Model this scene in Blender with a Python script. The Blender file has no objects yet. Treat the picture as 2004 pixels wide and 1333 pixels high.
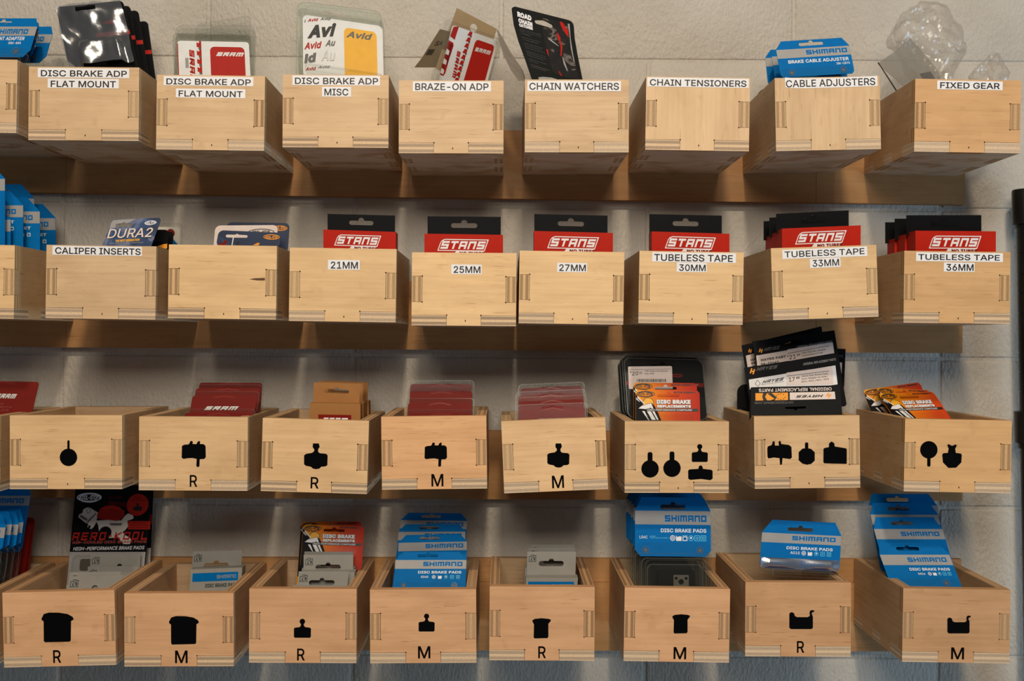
import bpy, bmesh, math, random
from mathutils import Vector, Matrix, noise
from mathutils.geometry import delaunay_2d_cdt
random.seed(7)
SC = bpy.context.scene
COL = SC.collection

# ------------------------------------------------------------------ camera, light, exposure
F = 2267.0            # focal length in pixels of a 2004 px wide frame
CX, CY = 985.0, 664.0 # principal point
CH = 1.5              # camera height
D0 = 1.272            # camera -> front faces of the bins
DR = 1.4487           # camera -> face of the cleat rails
DW = 1.4607           # camera -> wall
cam = bpy.data.cameras.new('camera'); camo = bpy.data.objects.new('camera', cam); COL.objects.link(camo)
camo.location = (0, 0, CH); camo.rotation_euler = (math.pi/2, 0, 0)
cam.sensor_width = 36.0; cam.lens = 36.0*F/2004.0
cam.shift_x = (1002.0-CX)/2004.0; cam.shift_y = (CY-666.5)/2004.0
cam.clip_start = 0.05
cam.dof.use_dof = True; cam.dof.focus_distance = 1.29; cam.dof.aperture_fstop = 5.6
SC.camera = camo

world = bpy.data.worlds.new('world'); SC.world = world; world.use_nodes = True
wn = world.node_tree.nodes; wl = world.node_tree.links
bg = wn['Background']; bg.inputs['Color'].default_value = (0.82, 0.89, 1.0, 1); bg.inputs['Strength'].default_value = 0.088

def area(name, loc, target, sx, sy, power, color):
    l = bpy.data.lights.new(name, 'AREA'); l.shape = 'RECTANGLE'; l.size = sx; l.size_y = sy
    l.energy = power; l.color = color
    o = bpy.data.objects.new(name, l); COL.objects.link(o); o.location = loc
    o.rotation_euler = (Vector(target)-Vector(loc)).to_track_quat('-Z', 'Y').to_euler()
    return o
area('ceiling_lamp', (0.10, -1.35, CH+2.55), (0, 1.4, CH), 0.24, 0.16, 47, (1.0, 0.85, 0.65))
area('shop_window', (-0.02, -0.75, CH+0.95), (0, 1.4, CH), 1.0, 0.6, 30, (1.0, 0.90, 0.77))
area('side_window', (2.7, -0.1, CH-0.75), (0.5, 1.4, CH-0.35), 0.9, 1.1, 25, (0.48, 0.74, 1.0))
SC.cycles.transparent_max_bounces = 40
SC.cycles.max_bounces = 8

SC.view_settings.view_transform = 'Standard'; SC.view_settings.look = 'None'
SC.view_settings.exposure = 0.10; SC.view_settings.gamma = 1.0; SC.view_settings.use_curve_mapping = False

def S(px, py, d):
    """point at distance d from the camera plane that the photo shows at pixel (px, py)"""
    return Vector(((px-CX)*d/F, d, CH-(py-CY)*d/F))

# ------------------------------------------------------------------ materials
def lin(c):
    out = []
    for v in c[:3]:
        v = v/255.0
        out.append(v/12.92 if v <= 0.04045 else ((v+0.055)/1.055)**2.4)
    return (out[0], out[1], out[2], 1.0)
MATS = {}
def mat(name, rgb, rough=0.55, spec=0.4, metal=0.0, coat=0.0):
    if name in MATS: return MATS[name]
    m = bpy.data.materials.new(name); m.use_nodes = True
    nt = m.node_tree; b = nt.nodes['Principled BSDF']
    b.inputs['Roughness'].default_value = rough; b.inputs['Specular IOR Level'].default_value = spec
    b.inputs['Metallic'].default_value = metal; b.inputs['Coat Weight'].default_value = coat
    b.inputs['Coat Roughness'].default_value = 0.15
    # faint print / fibre mottling
    tc = nt.nodes.new('ShaderNodeTexCoord'); no = nt.nodes.new('ShaderNodeTexNoise')
    no.inputs['Scale'].default_value = 90; no.inputs['Detail'].default_value = 4
    mx = nt.nodes.new('ShaderNodeMix'); mx.data_type = 'RGBA'; mx.blend_type = 'MULTIPLY'
    mr = nt.nodes.new('ShaderNodeMapRange'); mr.inputs['To Min'].default_value = 0.88; mr.inputs['To Max'].default_value = 1.08
    nt.links.new(tc.outputs['Object'], no.inputs['Vector']); nt.links.new(no.outputs['Fac'], mr.inputs['Value'])
    cb = nt.nodes.new('ShaderNodeCombineColor')
    for k in ('Red', 'Green', 'Blue'): nt.links.new(mr.outputs['Result'], cb.inputs[k])
    mx.inputs[0].default_value = 1.0; mx.inputs[6].default_value = lin(rgb)
    nt.links.new(cb.outputs['Color'], mx.inputs[7]); nt.links.new(mx.outputs[2], b.inputs['Base Color'])
    MATS[name] = m
    return m

def clear(name, tint=(0.93, 0.94, 0.93), rough=0.06, gloss=0.05, haze=0.004, cap=0.30):
    if name in MATS: return MATS[name]
    m = bpy.data.materials.new(name); m.use_nodes = True; nt = m.node_tree; N = nt.nodes; L = nt.links
    N.remove(N['Principled BSDF']); out = N['Material Output']
    tr = N.new('ShaderNodeBsdfTransparent'); tr.inputs['Color'].default_value = (*tint, 1)
    gl = N.new('ShaderNodeBsdfGlossy'); gl.inputs['Roughness'].default_value = rough
    df = N.new('ShaderNodeBsdfDiffuse'); df.inputs['Color'].default_value = (0.75, 0.74, 0.70, 1)
    fr = N.new('ShaderNodeFresnel'); fr.inputs['IOR'].default_value = 1.0+gloss*1.7
    m1 = N.new('ShaderNodeMixShader'); m2 = N.new('ShaderNodeMixShader'); m2.inputs['Fac'].default_value = haze
    L.new(tr.outputs[0], m2.inputs[1]); L.new(df.outputs[0], m2.inputs[2])
    cl = N.new('ShaderNodeMath'); cl.operation = 'MINIMUM'; cl.inputs[1].default_value = cap; L.new(fr.outputs[0], cl.inputs[0])
    L.new(cl.outputs[0], m1.inputs['Fac']); L.new(m2.outputs[0], m1.inputs[1]); L.new(gl.outputs[0], m1.inputs[2])
    L.new(m1.outputs[0], out.inputs['Surface'])
    MATS[name] = m
    return m

def ramp(N, stops, interp='LINEAR'):
    r = N.new('ShaderNodeValToRGB'); r.color_ramp.interpolation = interp
    e = r.color_ramp.elements
    while len(e) < len(stops): e.new(0.5)
    for i, (p, c) in enumerate(stops): e[i].position = p; e[i].color = c
    return r

def wood(name, grain, under=False):
    """plywood face veneer; grain = 'X', 'Y' or 'Z'; colour comes from the object's own colour"""
    m = bpy.data.materials.new(name); m.use_nodes = True; nt = m.node_tree; N = nt.nodes; L = nt.links
    b = N['Principled BSDF']; b.inputs['Roughness'].default_value = 0.55; b.inputs['Specular IOR Level'].default_value = 0.3
    tc = N.new('ShaderNodeTexCoord'); oi = N.new('ShaderNodeObjectInfo')
    off = N.new('ShaderNodeVectorMath'); off.operation = 'MULTIPLY_ADD'
    cx = N.new('ShaderNodeCombineXYZ')
    for i in range(3): L.new(oi.outputs['Random'], cx.inputs[i])
    L.new(cx.outputs[0], off.inputs[0]); off.inputs[1].default_value = (3.1, 5.7, 4.3); L.new(tc.outputs['Object'], off.inputs[2])
    def noise_n(sa, sc_, det, dist=0.0):
        mp = N.new('ShaderNodeMapping'); s = {'X': (sa, sc_, sc_), 'Y': (sc_, sa, sc_), 'Z': (sc_, sc_, sa)}[grain]
        mp.inputs['Scale'].default_value = s; L.new(off.outputs[0], mp.inputs['Vector'])
        n = N.new('ShaderNodeTexNoise'); n.inputs['Scale'].default_value = 1.0; n.inputs['Detail'].default_value = det
        n.inputs['Distortion'].default_value = dist
        L.new(mp.outputs[0], n.inputs['Vector']); return n
    n1 = noise_n(9, 260, 7, 0.3); n2 = noise_n(14, 38, 3, 0.6); n3 = noise_n(34, 860, 2, 0.0); n4 = noise_n(55, 60, 2)
    r1 = ramp(N, [(0.25, (0.87, 0.84, 0.80, 1)), (0.55, (1, 1, 1, 1)), (0.8, (1.06, 1.05, 1.03, 1))])
    r2 = ramp(N, [(0.3, (0.88, 0.85, 0.81, 1)), (0.65, (1.04, 1.04, 1.04, 1))])
    r3 = ramp(N, [(0.27, (0.70, 0.60, 0.50, 1)), (0.35, (1, 1, 1, 1))])
    r4 = ramp(N, [(0.24, (0.84, 0.80, 0.74, 1)), (0.36, (1, 1, 1, 1))])
    cur = oi.outputs['Color']
    for n, r, k in ((n1, r1, 0.8), (n2, r2, 0.9), (n3, r3, 0.85), (n4, r4, 0.55)):
        L.new(n.outputs['Fac'], r.inputs['Fac'])
        mx = N.new('ShaderNodeMix'); mx.data_type = 'RGBA'; mx.blend_type = 'MULTIPLY'; mx.inputs[0].default_value = k
        L.new(cur, mx.inputs[6]); L.new(r.outputs['Color'], mx.inputs[7]); cur = mx.outputs[2]
    if under:   # glue and char stains
        n5 = noise_n(22, 30, 5, 0.5); r5 = ramp(N, [(0.50, (1, 1, 1, 1)), (0.60, (0.78, 0.62, 0.44, 1)), (0.74, (0.55, 0.38, 0.24, 1))])
        L.new(n5.outputs['Fac'], r5.inputs['Fac'])
        mx = N.new('ShaderNodeMix'); mx.data_type = 'RGBA'; mx.blend_type = 'MULTIPLY'; mx.inputs[0].default_value = 0.75
        L.new(cur, mx.inputs[6]); L.new(r5.outputs['Color'], mx.inputs[7]); cur = mx.outputs[2]
    L.new(cur, b.inputs['Base Color'])
    bp = N.new('ShaderNodeBump'); bp.inputs['Strength'].default_value = 0.12; bp.inputs['Distance'].default_value = 0.0006
    L.new(n1.outputs['Fac'], bp.inputs['Height']); L.new(bp.outputs[0], b.inputs['Normal'])
    return m
W_X, W_Y, W_Z = wood('veneer_grain_across', 'X'), wood('veneer_grain_deep', 'Y'), wood('veneer_grain_upright', 'Z')
W_UNDER = wood('veneer_stained', 'X', True)

T = 0.0112   # plywood thickness
def ply(name, axis):
    m = bpy.data.materials.new(name); m.use_nodes = True; nt = m.node_tree; N = nt.nodes; L = nt.links
    b = N['Principled BSDF']; b.inputs['Roughness'].default_value = 0.7; b.inputs['Specular IOR Level'].default_value = 0.2
    tc = N.new('ShaderNodeTexCoord'); sp = N.new('ShaderNodeSeparateXYZ'); L.new(tc.outputs['Object'], sp.inputs[0])
    dv = N.new('ShaderNodeMath'); dv.operation = 'DIVIDE'; dv.inputs[1].default_value = T; L.new(sp.outputs[axis], dv.inputs[0])
    cream = (1.12, 1.03, 0.88, 1); br = (0.55, 0.50, 0.46, 1); ve = (1.02, 0.96, 0.84, 1)
    rp = ramp(N, [(0.0, ve), (0.09, br), (0.36, cream), (0.62, br), (0.90, ve)], 'CONSTANT')
    L.new(dv.outputs[0], rp.inputs['Fac'])
    oi = N.new('ShaderNodeObjectInfo')
    no = N.new('ShaderNodeTexNoise'); no.inputs['Scale'].default_value = 420; no.inputs['Detail'].default_value = 3; L.new(tc.outputs['Object'], no.inputs['Vector'])
    mr = N.new('ShaderNodeMapRange'); mr.inputs['To Min'].default_value = 0.8; mr.inputs['To Max'].default_value = 1.1; L.new(no.outputs['Fac'], mr.inputs['Value'])
    ct = N.new('ShaderNodeMapRange'); ct.inputs['To Min'].default_value = 0.35; ct.inputs['To Max'].default_value = 1.0; L.new(oi.outputs['Random'], ct.inputs['Value'])
    m0 = N.new('ShaderNodeMix'); m0.data_type = 'RGBA'; m0.blend_type = 'MULTIPLY'
    L.new(ct.outputs['Result'], m0.inputs[0]); L.new(oi.outputs['Color'], m0.inputs[6]); L.new(rp.outputs['Color'], m0.inputs[7])
    m1 = N.new('ShaderNodeVectorMath'); m1.operation = 'SCALE'; L.new(m0.outputs[2], m1.inputs[0]); L.new(mr.outputs['Result'], m1.inputs['Scale'])
    L.new(m1.outputs[0], b.inputs['Base Color'])
    return m
P_X, P_Y, P_Z = ply('ply_edge_x', 0), ply('ply_edge_y', 1), ply('ply_edge_z', 2)

# ------------------------------------------------------------------ object helpers
def link(name, me, parent=None, color=None):
    o = bpy.data.objects.new(name, me); COL.objects.link(o)
    if parent is not None: o.parent = parent
    if color is not None: o.color = color
    return o
def empty(name, loc, rot_y=0.0):
    o = bpy.data.objects.new(name, None); COL.objects.link(o); o.location = loc; o.rotation_euler = (0, rot_y, 0); o.empty_display_size = 0.02
    return o
def tag(o, label, cat, group=None):
    o['label'] = label; o['category'] = cat
    if group: o['group'] = group
    return o
def mesh(name, verts, faces, mats, mi=None, smooth=False):
    me = bpy.data.meshes.new(name); me.from_pydata([tuple(v) for v in verts], [], faces)
    for m in mats: me.materials.append(m)
    if mi: me.polygons.foreach_set('material_index', mi)
    if smooth: me.polygons.foreach_set('use_smooth', [True]*len(me.polygons))
    me.update(); return me
def prism(pts, axis, a, b):
    """extrude 2D polygon along axis from a to b -> verts, faces, side flags.  pts CCW in the other two axes (x,z), (y,z) or (x,y)"""
    n = len(pts); V = []
    for t in (a, b):
        for p, q in pts:
            V.append({'Y': (p, t, q), 'X': (t, p, q), 'Z': (p, q, t)}[axis])
    Fc = [tuple(range(n)), tuple(reversed(range(n, 2*n)))]
    fl = [0, 0]
    for i in range(n):
        j = (i+1) % n; Fc.append((j, i, n+i, n+j)); fl.append(1)
    if axis != 'Y': Fc = [tuple(reversed(f)) for f in Fc]
    if axis == 'X': pass
    return V, Fc, fl
def fix_normals(me):
    bm = bmesh.new(); bm.from_mesh(me); bmesh.ops.recalc_face_normals(bm, faces=bm.faces); bm.to_mesh(me); bm.free()
def arc(cx, cy, r, a0, a1, n=6):
    return [(cx+r*math.cos(math.radians(a0+(a1-a0)*i/n)), cy+r*math.sin(math.radians(a0+(a1-a0)*i/n))) for i in range(n+1)]
def rrect(x0, y0, x1, y1, r, n=4):
    r = min(r, (x1-x0)/2-1e-6, (y1-y0)/2-1e-6)
    if r <= 0: return [(x0, y0), (x1, y0), (x1, y1), (x0, y1)]
    return arc(x0+r, y0+r, r, 180, 270, n)+arc(x1-r, y0+r, r, 270, 360, n)+arc(x1-r, y1-r, r, 0, 90, n)+arc(x0+r, y1-r, r, 90, 180, n)

_fc = {}
def fill_loops(loops):
    """triangulated fill of an outer loop with holes -> verts, faces"""
    cu = bpy.data.curves.new('t', 'CURVE'); cu.dimensions = '2D'; cu.fill_mode = 'BOTH'
    for lp in loops:
        s = cu.splines.new('POLY'); s.points.add(len(lp)-1); s.use_cyclic_u = True
        for i, p in enumerate(lp): s.points[i].co = (p[0], p[1], 0, 1)
    o = bpy.data.objects.new('t', cu); me = bpy.data.meshes.new_from_object(o)
    vs = [tuple(v.co[:2]) for v in me.vertices]; fs = [tuple(p.vertices) for p in me.polygons]
    bpy.data.objects.remove(o); bpy.data.curves.remove(cu); bpy.data.meshes.remove(me)
    return vs, fs
_tc = {}
try:      # Blender's own bundled sans-serif; the built-in font is the fallback
    FONT = bpy.data.fonts.load(bpy.utils.system_resource('DATAFILES', path='fonts')+'/Inter.woff2')
except Exception:
    FONT = None
def text_geo(s, bold=0.0, shear=0.0, sans=True):
    key = (s, bold, shear, sans)
    if key in _tc: return _tc[key]
    cu = bpy.data.curves.new('t', 'FONT'); cu.body = s
    if sans and FONT: cu.font = FONT
    cu.shear = shear; cu.resolution_u = 3; cu.fill_mode = 'NONE'
    cu.space_character = 1.0+bold*2
    o = bpy.data.objects.new('t', cu); me = bpy.data.meshes.new_from_object(o)
    P = [Vector(v.co[:2]) for v in me.vertices]; E = [tuple(e.vertices) for e in me.edges]
    bpy.data.objects.remove(o); bpy.data.curves.remove(cu); bpy.data.meshes.remove(me)
    # outlines may overlap: triangulate everything, keep what has a non-zero winding number
    joined = set((min(e), max(e)) for e in E); loops = []; cur = [0]
    for i in range(1, len(P)):
        if (i-1, i) in joined: cur.append(i)
        else: loops.append(cur); cur = [i]
    loops.append(cur)
    # embolden: push every outline outwards
    def area2(lp): return sum(P[lp[k-1]].x*P[lp[k]].y-P[lp[k]].x*P[lp[k-1]].y for k in range(len(lp)))
    sg = 1 if area2(max(loops, key=lambda l: abs(area2(l)))) > 0 else -1
    Q = list(P); off = bold+0.008
    for lp in loops:
        n = len(lp)
        for k in range(n):
            a, c, d = P[lp[k-1]], P[lp[k]], P[lp[(k+1) % n]]
            e1, e2 = c-a, d-c
            if e1.length < 1e-6: e1 = e2
            if e2.length < 1e-6: e2 = e1
            if e1.length < 1e-6: continue
            n1 = Vector((e1.y, -e1.x)).normalized(); n2 = Vector((e2.y, -e2.x)).normalized(); m = n1+n2
            if m.length < 1e-3: m = n1
            m.normalize(); Q[lp[k]] = c+m*(sg*off/max(m.dot(n1), 0.5))
    P = Q
    V2, _, F2, _, _, _ = delaunay_2d_cdt(P, E, [], 0, 1e-6)
    def wind(c):
        w = 0
        for lp in loops:
            for k in range(len(lp)):
                p, q = P[lp[k-1]], P[lp[k]]
                if (p.y <= c.y) != (q.y <= c.y):
                    x = p.x+(c.y-p.y)/(q.y-p.y)*(q.x-p.x)
                    if x > c.x: w += 1 if q.y > p.y else -1
        return w
    fs = [tuple(f) for f in F2 if wind((V2[f[0]]+V2[f[1]]+V2[f[2]])/3) != 0]
    vs = [tuple(v) for v in V2]
    x0 = min(v[0] for v in vs); x1 = max(v[0] for v in vs)
    y0, y1 = min(v[1] for v in vs), max(v[1] for v in vs)
    vs = [((x-x0)/(x1-x0), 1-(y-y0)/(y1-y0)) for x, y in vs]
    _tc[key] = (vs, fs); return _tc[key]

# square stroke alphabet for the logos, unit cell, y down
STRK = {
 'S': [[(1, 0), (0, 0), (0, .5), (1, .5), (1, 1), (0, 1)]], 'H': [[(0, 0), (0, 1)], [(1, 0), (1, 1)], [(0, .5), (1, .5)]],
 'I': [[(0, 0), (0, 1)]], 'M': [[(0, 1), (0, 0), (1, 0), (1, 1)], [(.5, 0), (.5, 1)]],
 'A': [[(0, 1), (0, 0), (1, 0), (1, 1)], [(0, .6), (1, .6)]], 'N': [[(0, 1), (0, 0), (1, 0), (1, 1)]],
 'O': [[(0, 0), (1, 0), (1, 1), (0, 1), (0, -.0)]], 'R': [[(0, 1), (0, 0), (1, 0), (1, .55), (0, .55)], [(.45, .55), (1, 1)]],
 'T': [[(0, 0), (1, 0)], [(.5, 0), (.5, 1)]], 'Y': [[(0, 0), (.5, .5), (1, 0)], [(.5, .5), (.5, 1)]],
 'E': [[(1, 0), (0, 0), (0, 1), (1, 1)], [(0, .5), (.9, .5)]], 'K': [[(0, 0), (0, 1)], [(1, 0), (0, .5), (1, 1)]],
 'L': [[(0, 0), (0, 1), (1, 1)]], '-': [[(.1, .5), (.8, .5)]], 'V': [[(0, 0), (.5, 1), (1, 0)]], 'v': [[(0, .3), (.5, 1), (1, .3)]],
 'D': [[(0, 0), (.8, 0), (1, .3), (1, .7), (.8, 1), (0, 1), (0, 0)]], 'i': [[(0, .32), (0, 1)], [(0, 0), (0, .14)]],
 'd': [[(1, 0), (1, 1), (0, 1), (0, .32), (1, .32)]], 'a': [[(0, .3), (1, .3), (1, 1), (0, 1), (0, .6), (1, .6)]]}
def stroke_word(s, th=0.2, gap=0.28, slant=0.0):
    """polygons of a word in a unit box (x right, y down); th = stroke thickness relative to height"""
    polys = []; x = 0.0; h = th/2; cw = 1.05
    for ch in s:
        w = {'I': 0.0, 'i': 0.0, 'M': 1.25, 'm': 1.25, '-': 0.6}.get(ch, 1.0)*cw*0.95
        if ch == 'A' and 'v' in s: w *= 1.2
        for pl in STRK[ch]:
            P = [Vector((x+h+px*max(w-2*h, 0) if w > 0 else x+h, h+py*(1-2*h))) for px, py in pl]
            closed = (P[0]-P[-1]).length < 1e-4
            if closed: P = P[:-1]
            n = len(P)
            Lf, Rt = [], []
            for i in range(n):
                a = P[i-1] if (closed or i > 0) else None
                c = P[(i+1) % n] if (closed or i < n-1) else None
                if a is None: d = (c-P[i]).normalized(); nn = Vector((-d.y, d.x))*h; e = -d*h
                elif c is None: d = (P[i]-a).normalized(); nn = Vector((-d.y, d.x))*h; e = d*h
                else:
                    d1 = (P[i]-a).normalized(); d2 = (c-P[i]).normalized(); n1 = Vector((-d1.y, d1.x)); n2 = Vector((-d2.y, d2.x))
                    mm = n1+n2
                    if mm.length < 1e-5: mm = n1
                    mm.normalize(); nn = mm*(h/max(mm.dot(n1), 0.4)); e = Vector((0, 0))
                Lf.append(P[i]+nn+e); Rt.append(P[i]-nn+e)
            k = n if closed else n-1
            for i in range(k):
                j = (i+1) % n; polys.append([tuple(Lf[i]), tuple(Lf[j]), tuple(Rt[j]), tuple(Rt[i])])
        x += max(w, 2*h)+gap*(0.85)
    out = [[(p[0]+slant*(1-p[1]), p[1]) for p in q] for q in polys]
    x0 = min(p[0] for q in out for p in q); x1 = max(p[0] for q in out for p in q)
    return [[((p[0]-x0)/(x1-x0), p[1]) for p in q] for q in out]

class Frame:
    """planar frame laid over a card: a runs 0..1 across, b runs down in card widths, n towards the viewer"""
    def __init__(s, TL, TR, BL, dt, db=None, dr=None):
        db = dt if db is None else db; dr = dt if dr is None else dr
        s.TL, s.TR, s.BL = TL, TR, BL
        s.w = math.hypot(TR[0]-TL[0], TR[1]-TL[1]); s.bmax = (BL[1]-TL[1])/s.w
        s.O = S(*TL, dt); s.U = S(*TR, dr)-s.O; s.V = (S(*BL, db)-s.O)/s.bmax
        s.N = s.U.cross(s.V).normalized()
        if s.N.y > 0: s.N = -s.N
        s.m = s.U.length; s.ts = dict(bold=0)
        s.ux = (TR[0]-TL[0], TR[1]-TL[1]); s.vx = ((BL[0]-TL[0])/s.bmax, s.w)
    def ab(s, px, py):
        dx, dy = px-s.TL[0], py-s.TL[1]; D = s.ux[0]*s.vx[1]-s.ux[1]*s.vx[0]
        return ((dx*s.vx[1]-dy*s.vx[0])/D, (s.ux[0]*dy-s.ux[1]*dx)/D)
    def p(s, a, b, n=0.0): return s.O+s.U*a+s.V*b+s.N*n
    def b_at_z(s, z): return (z-s.O.z)/s.V.z
    def size(s, k): return k/s.m     # metres -> frame units

class Art:
    """collects flat print and thin bodies on a frame and links one mesh per (name, material)"""
    def __init__(s, frame, root):
        s.f = frame; s.root = root; s.acc = {}; s.order = []; s.inv = None
    def _g(s, name, m, parent=None):
        k = (name, m.name, parent.name if parent else '')
        if k not in s.acc: s.acc[k] = [[], [], m, name, parent]; s.order.append(k)
        return s.acc[k]
    def add(s, name, m, vs, fs, L=1, parent=None):
        g = s._g(name, m, parent); o = len(g[0]); h = 0.0001+L*0.00012
        g[0] += [s.f.p(a, b, h) for a, b in vs]; g[1] += [tuple(i+o for i in f) for f in fs]
    def poly(s, name, m, pts, L=1, parent=None): s.add(name, m, pts, [tuple(range(len(pts)))], L, parent)
    def polypx(s, name, m, pts, L=1, conv=None, parent=None):
        s.poly(name, m, [s.f.ab(*(conv(*p) if conv else p)) for p in pts], L, parent)
    def rect(s, name, m, a0, b0, a1, b1, L=1, r=0, parent=None): s.poly(name, m, rrect(a0, b0, a1, b1, r), L, parent)
    def circ(s, name, m, a, b, r, L=1, ry=None, n=24, parent=None):
        ry = r if ry is None else ry
        s.poly(name, m, [(a+r*math.cos(i*2*math.pi/n), b+ry*math.sin(i*2*math.pi/n)) for i in range(n)], L, parent)
    def ring(s, name, m, a, b, r, th, L=1, ry=None, n=24, sq=False):
        ry = r if ry is None else ry
        if sq:
            o = rrect(a-r, b-ry, a+r, b+ry, r*.25, 3); i_ = rrect(a-r+th, b-ry+th, a+r-th, b+ry-th, r*.2, 3)
        else:
            o = [(a+r*math.cos(i*2*math.pi/n), b+ry*math.sin(i*2*math.pi/n)) for i in range(n)]
            i_ = [(a+(r-th)*math.cos(i*2*math.pi/n), b+(ry-th)*math.sin(i*2*math.pi/n)) for i in range(n)]
        k = len(o); s.add(name, m, o+i_, [(i, (i+1) % k, k+(i+1) % k, k+i) for i in range(k)], L)
    def text(s, name, m, t, r, L=2, bold=0.0, shear=0.0, flip=False, parent=None):
        a0, b0, a1, b1 = r; vs, fs = text_geo(t, bold, shear)
        if flip: vs = [(1-x, 1-y) for x, y in vs]
        s.add(name, m, [(a0+(a1-a0)*x, b0+(b1-b0)*y) for x, y in vs], fs, L, parent)
    def word(s, name, m, t, r, L=2, th=0.2, slant=0.0, flip=False, gap=0.28):
        a0, b0, a1, b1 = r
        for i, q in enumerate(stroke_word(t, th, gap, slant)):
            if flip: q = [(1-x, 1-y) for x, y in q]
            s.poly(name, m, [(a0+(a1-a0)*x, b0+(b1-b0)*y) for x, y in q], L+.05*(i % 9))
    def body(s, name, m, loops, thick, back=0.0, parent=None, mats=None, edge=None):
        """solid plate: outline (and holes) from n=-back to n=-back-thick; returns nothing, collected"""
        g = s._g(name, m, parent); o = len(g[0])
        if len(loops) == 1:
            vs = list(loops[0]); fs = [tuple(range(len(vs)))]
        else: vs, fs = fill_loops(loops)
        n = len(vs)
        g[0] += [s.f.p(a, b, -back) for a, b in vs]+[s.f.p(a, b, -back-thick) for a, b in vs]
        g[1] += [tuple(i+o for i in f) for f in fs]+[tuple(i+o+n for i in reversed(f)) for f in fs]
        for lp in loops:
            o2 = len(g[0]); k = len(lp)
            g[0] += [s.f.p(a, b, -back) for a, b in lp]+[s.f.p(a, b, -back-thick) for a, b in lp]
            g[1] += [(o2+i, o2+(i+1) % k, o2+k+(i+1) % k, o2+k+i) for i in range(k)]
    def rpx(s, x0, y0, x1, y1, conv=None):
        a = conv(x0, y0) if conv else (x0, y0); b = conv(x1, y1) if conv else (x1, y1)
        a = s.f.ab(*a); b = s.f.ab(*b); return (a[0], a[1], b[0], b[1])
    def flush(s):
        made = {}
        loc = s.root.matrix_basis.inverted() if s.root else Matrix()
        for k in s.order:
            vs, fs, m, name, parent = s.acc[k]
            me = mesh(name, [loc @ v for v in vs], fs, [m])
            o = link(name, me, s.root if parent is None else parent); made.setdefault(name, o)
        s.acc = {}; s.order = []
        return made

def conv(ox, oy, sc):
    return lambda x, y: (ox+x/sc, oy+y/sc)

# ------------------------------------------------------------------ print and paper colours
WHITE = mat('label_white', (234, 231, 230), 0.6); INK = mat('ink_black', (14, 14, 15), 0.5)
BLUE = mat('card_blue', (0, 102, 168), 0.6, 0.07); BLUE2 = mat('band_blue', (26, 126, 190), 0.3); GREY = mat('card_grey', (150, 147, 144), 0.5)
PRWH = mat('print_white', (226, 224, 224), 0.5); CYAN = mat('print_cyan', (90, 190, 222), 0.5)
RED = mat('carton_red', (176, 34, 18), 0.5, 0.08); BLACK = mat('card_black', (11, 11, 13), 0.5, 0.08); KRAFT = mat('kraft', (158, 110, 64), 0.8, 0.1)
DRED = mat('card_dark_red', (124, 24, 14), 0.5, 0.08); PGREY = mat('paper_grey', (146, 142, 134), 0.65, 0.2); YEL = mat('print_yellow', (236, 172, 24), 0.5)
LRED = mat('print_red', (176, 34, 24), 0.5, 0.15); OUTL = mat('print_orange', (235, 150, 25), 0.5); PAPER = mat('price_paper', (222, 205, 196), 0.7)
INNER = mat('card_back', (205, 196, 184), 0.7); DTXT = mat('ink_grey', (92, 88, 86), 0.5); RUST = mat('print_faint_red', (150, 60, 52), 0.5)
SILV = mat('pad_metal', (84, 78, 70), 0.55, 0.4, 0.3); RUBB = mat('matte_black', (9, 9, 10), 0.6, 0.15)
SYM = mat('symbol_black', (6, 6, 7), 0.8, 0.04); CAVE = mat('nail_hole', (40, 24, 12), 0.8)
CLEAR = clear('clear_plastic'); RIM = clear('clear_plastic_edge', (0.76, 0.76, 0.73), 0.15, 0.16, 0.06)
BAG = clear("bag_plastic", (0.93, 0.91, 0.88), 0.14, 0.30, 0.13); GBAG = clear('grey_bag_plastic', (0.62, 0.60, 0.56), 0.2, 0.2, 0.16)
FOILM = clear('glossy_blister', (0.80, 0.82, 0.86), 0.20, 1.6, 0.06, 0.75)

def orange_mat():
    m = bpy.data.materials.new('card_orange_print'); m.use_nodes = True; nt = m.node_tree; N = nt.nodes; L = nt.links
    b = N['Principled BSDF']; b.inputs['Roughness'].default_value = 0.5; b.inputs['Specular IOR Level'].default_value = 0.15
    tc = N.new('ShaderNodeTexCoord'); sp = N.new('ShaderNodeSeparateXYZ'); L.new(tc.outputs['Generated'], sp.inputs[0])
    r = ramp(N, [(0.0, lin((236, 152, 12))), (0.35, lin((222, 116, 10))), (0.62, lin((200, 70, 16))), (1.0, lin((178, 34, 16)))])
    L.new(sp.outputs[0], r.inputs['Fac']); L.new(r.outputs['Color'], b.inputs['Base Color']); return m
ORANGE = orange_mat()
def picture_mat(name, stops, scale):
    m = bpy.data.materials.new(name); m.use_nodes = True; nt = m.node_tree; N = nt.nodes; L = nt.links
    b = N['Principled BSDF']; b.inputs['Roughness'].default_value = 0.4
    tc = N.new('ShaderNodeTexCoord'); no = N.new('ShaderNodeTexNoise'); no.inputs['Scale'].default_value = scale; no.inputs['Detail'].default_value = 7
    no.inputs['Distortion'].default_value = 1.0
    L.new(tc.outputs['Object'], no.inputs['Vector']); r = ramp(N, [(p, lin(c)) for p, c in stops]); L.new(no.outputs['Fac'], r.inputs['Fac'])
    L.new(r.outputs['Color'], b.inputs['Base Color']); return m
MOUNT = picture_mat('mountain_print', [(0.35, (16, 36, 70)), (0.5, (34, 66, 110)), (0.6, (104, 112, 140)), (0.7, (44, 60, 96))], 45)
SKYP = picture_mat('sky_print', [(0.3, (5, 24, 52)), (0.58, (8, 36, 72)), (0.72, (60, 74, 100))], 30)
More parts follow.
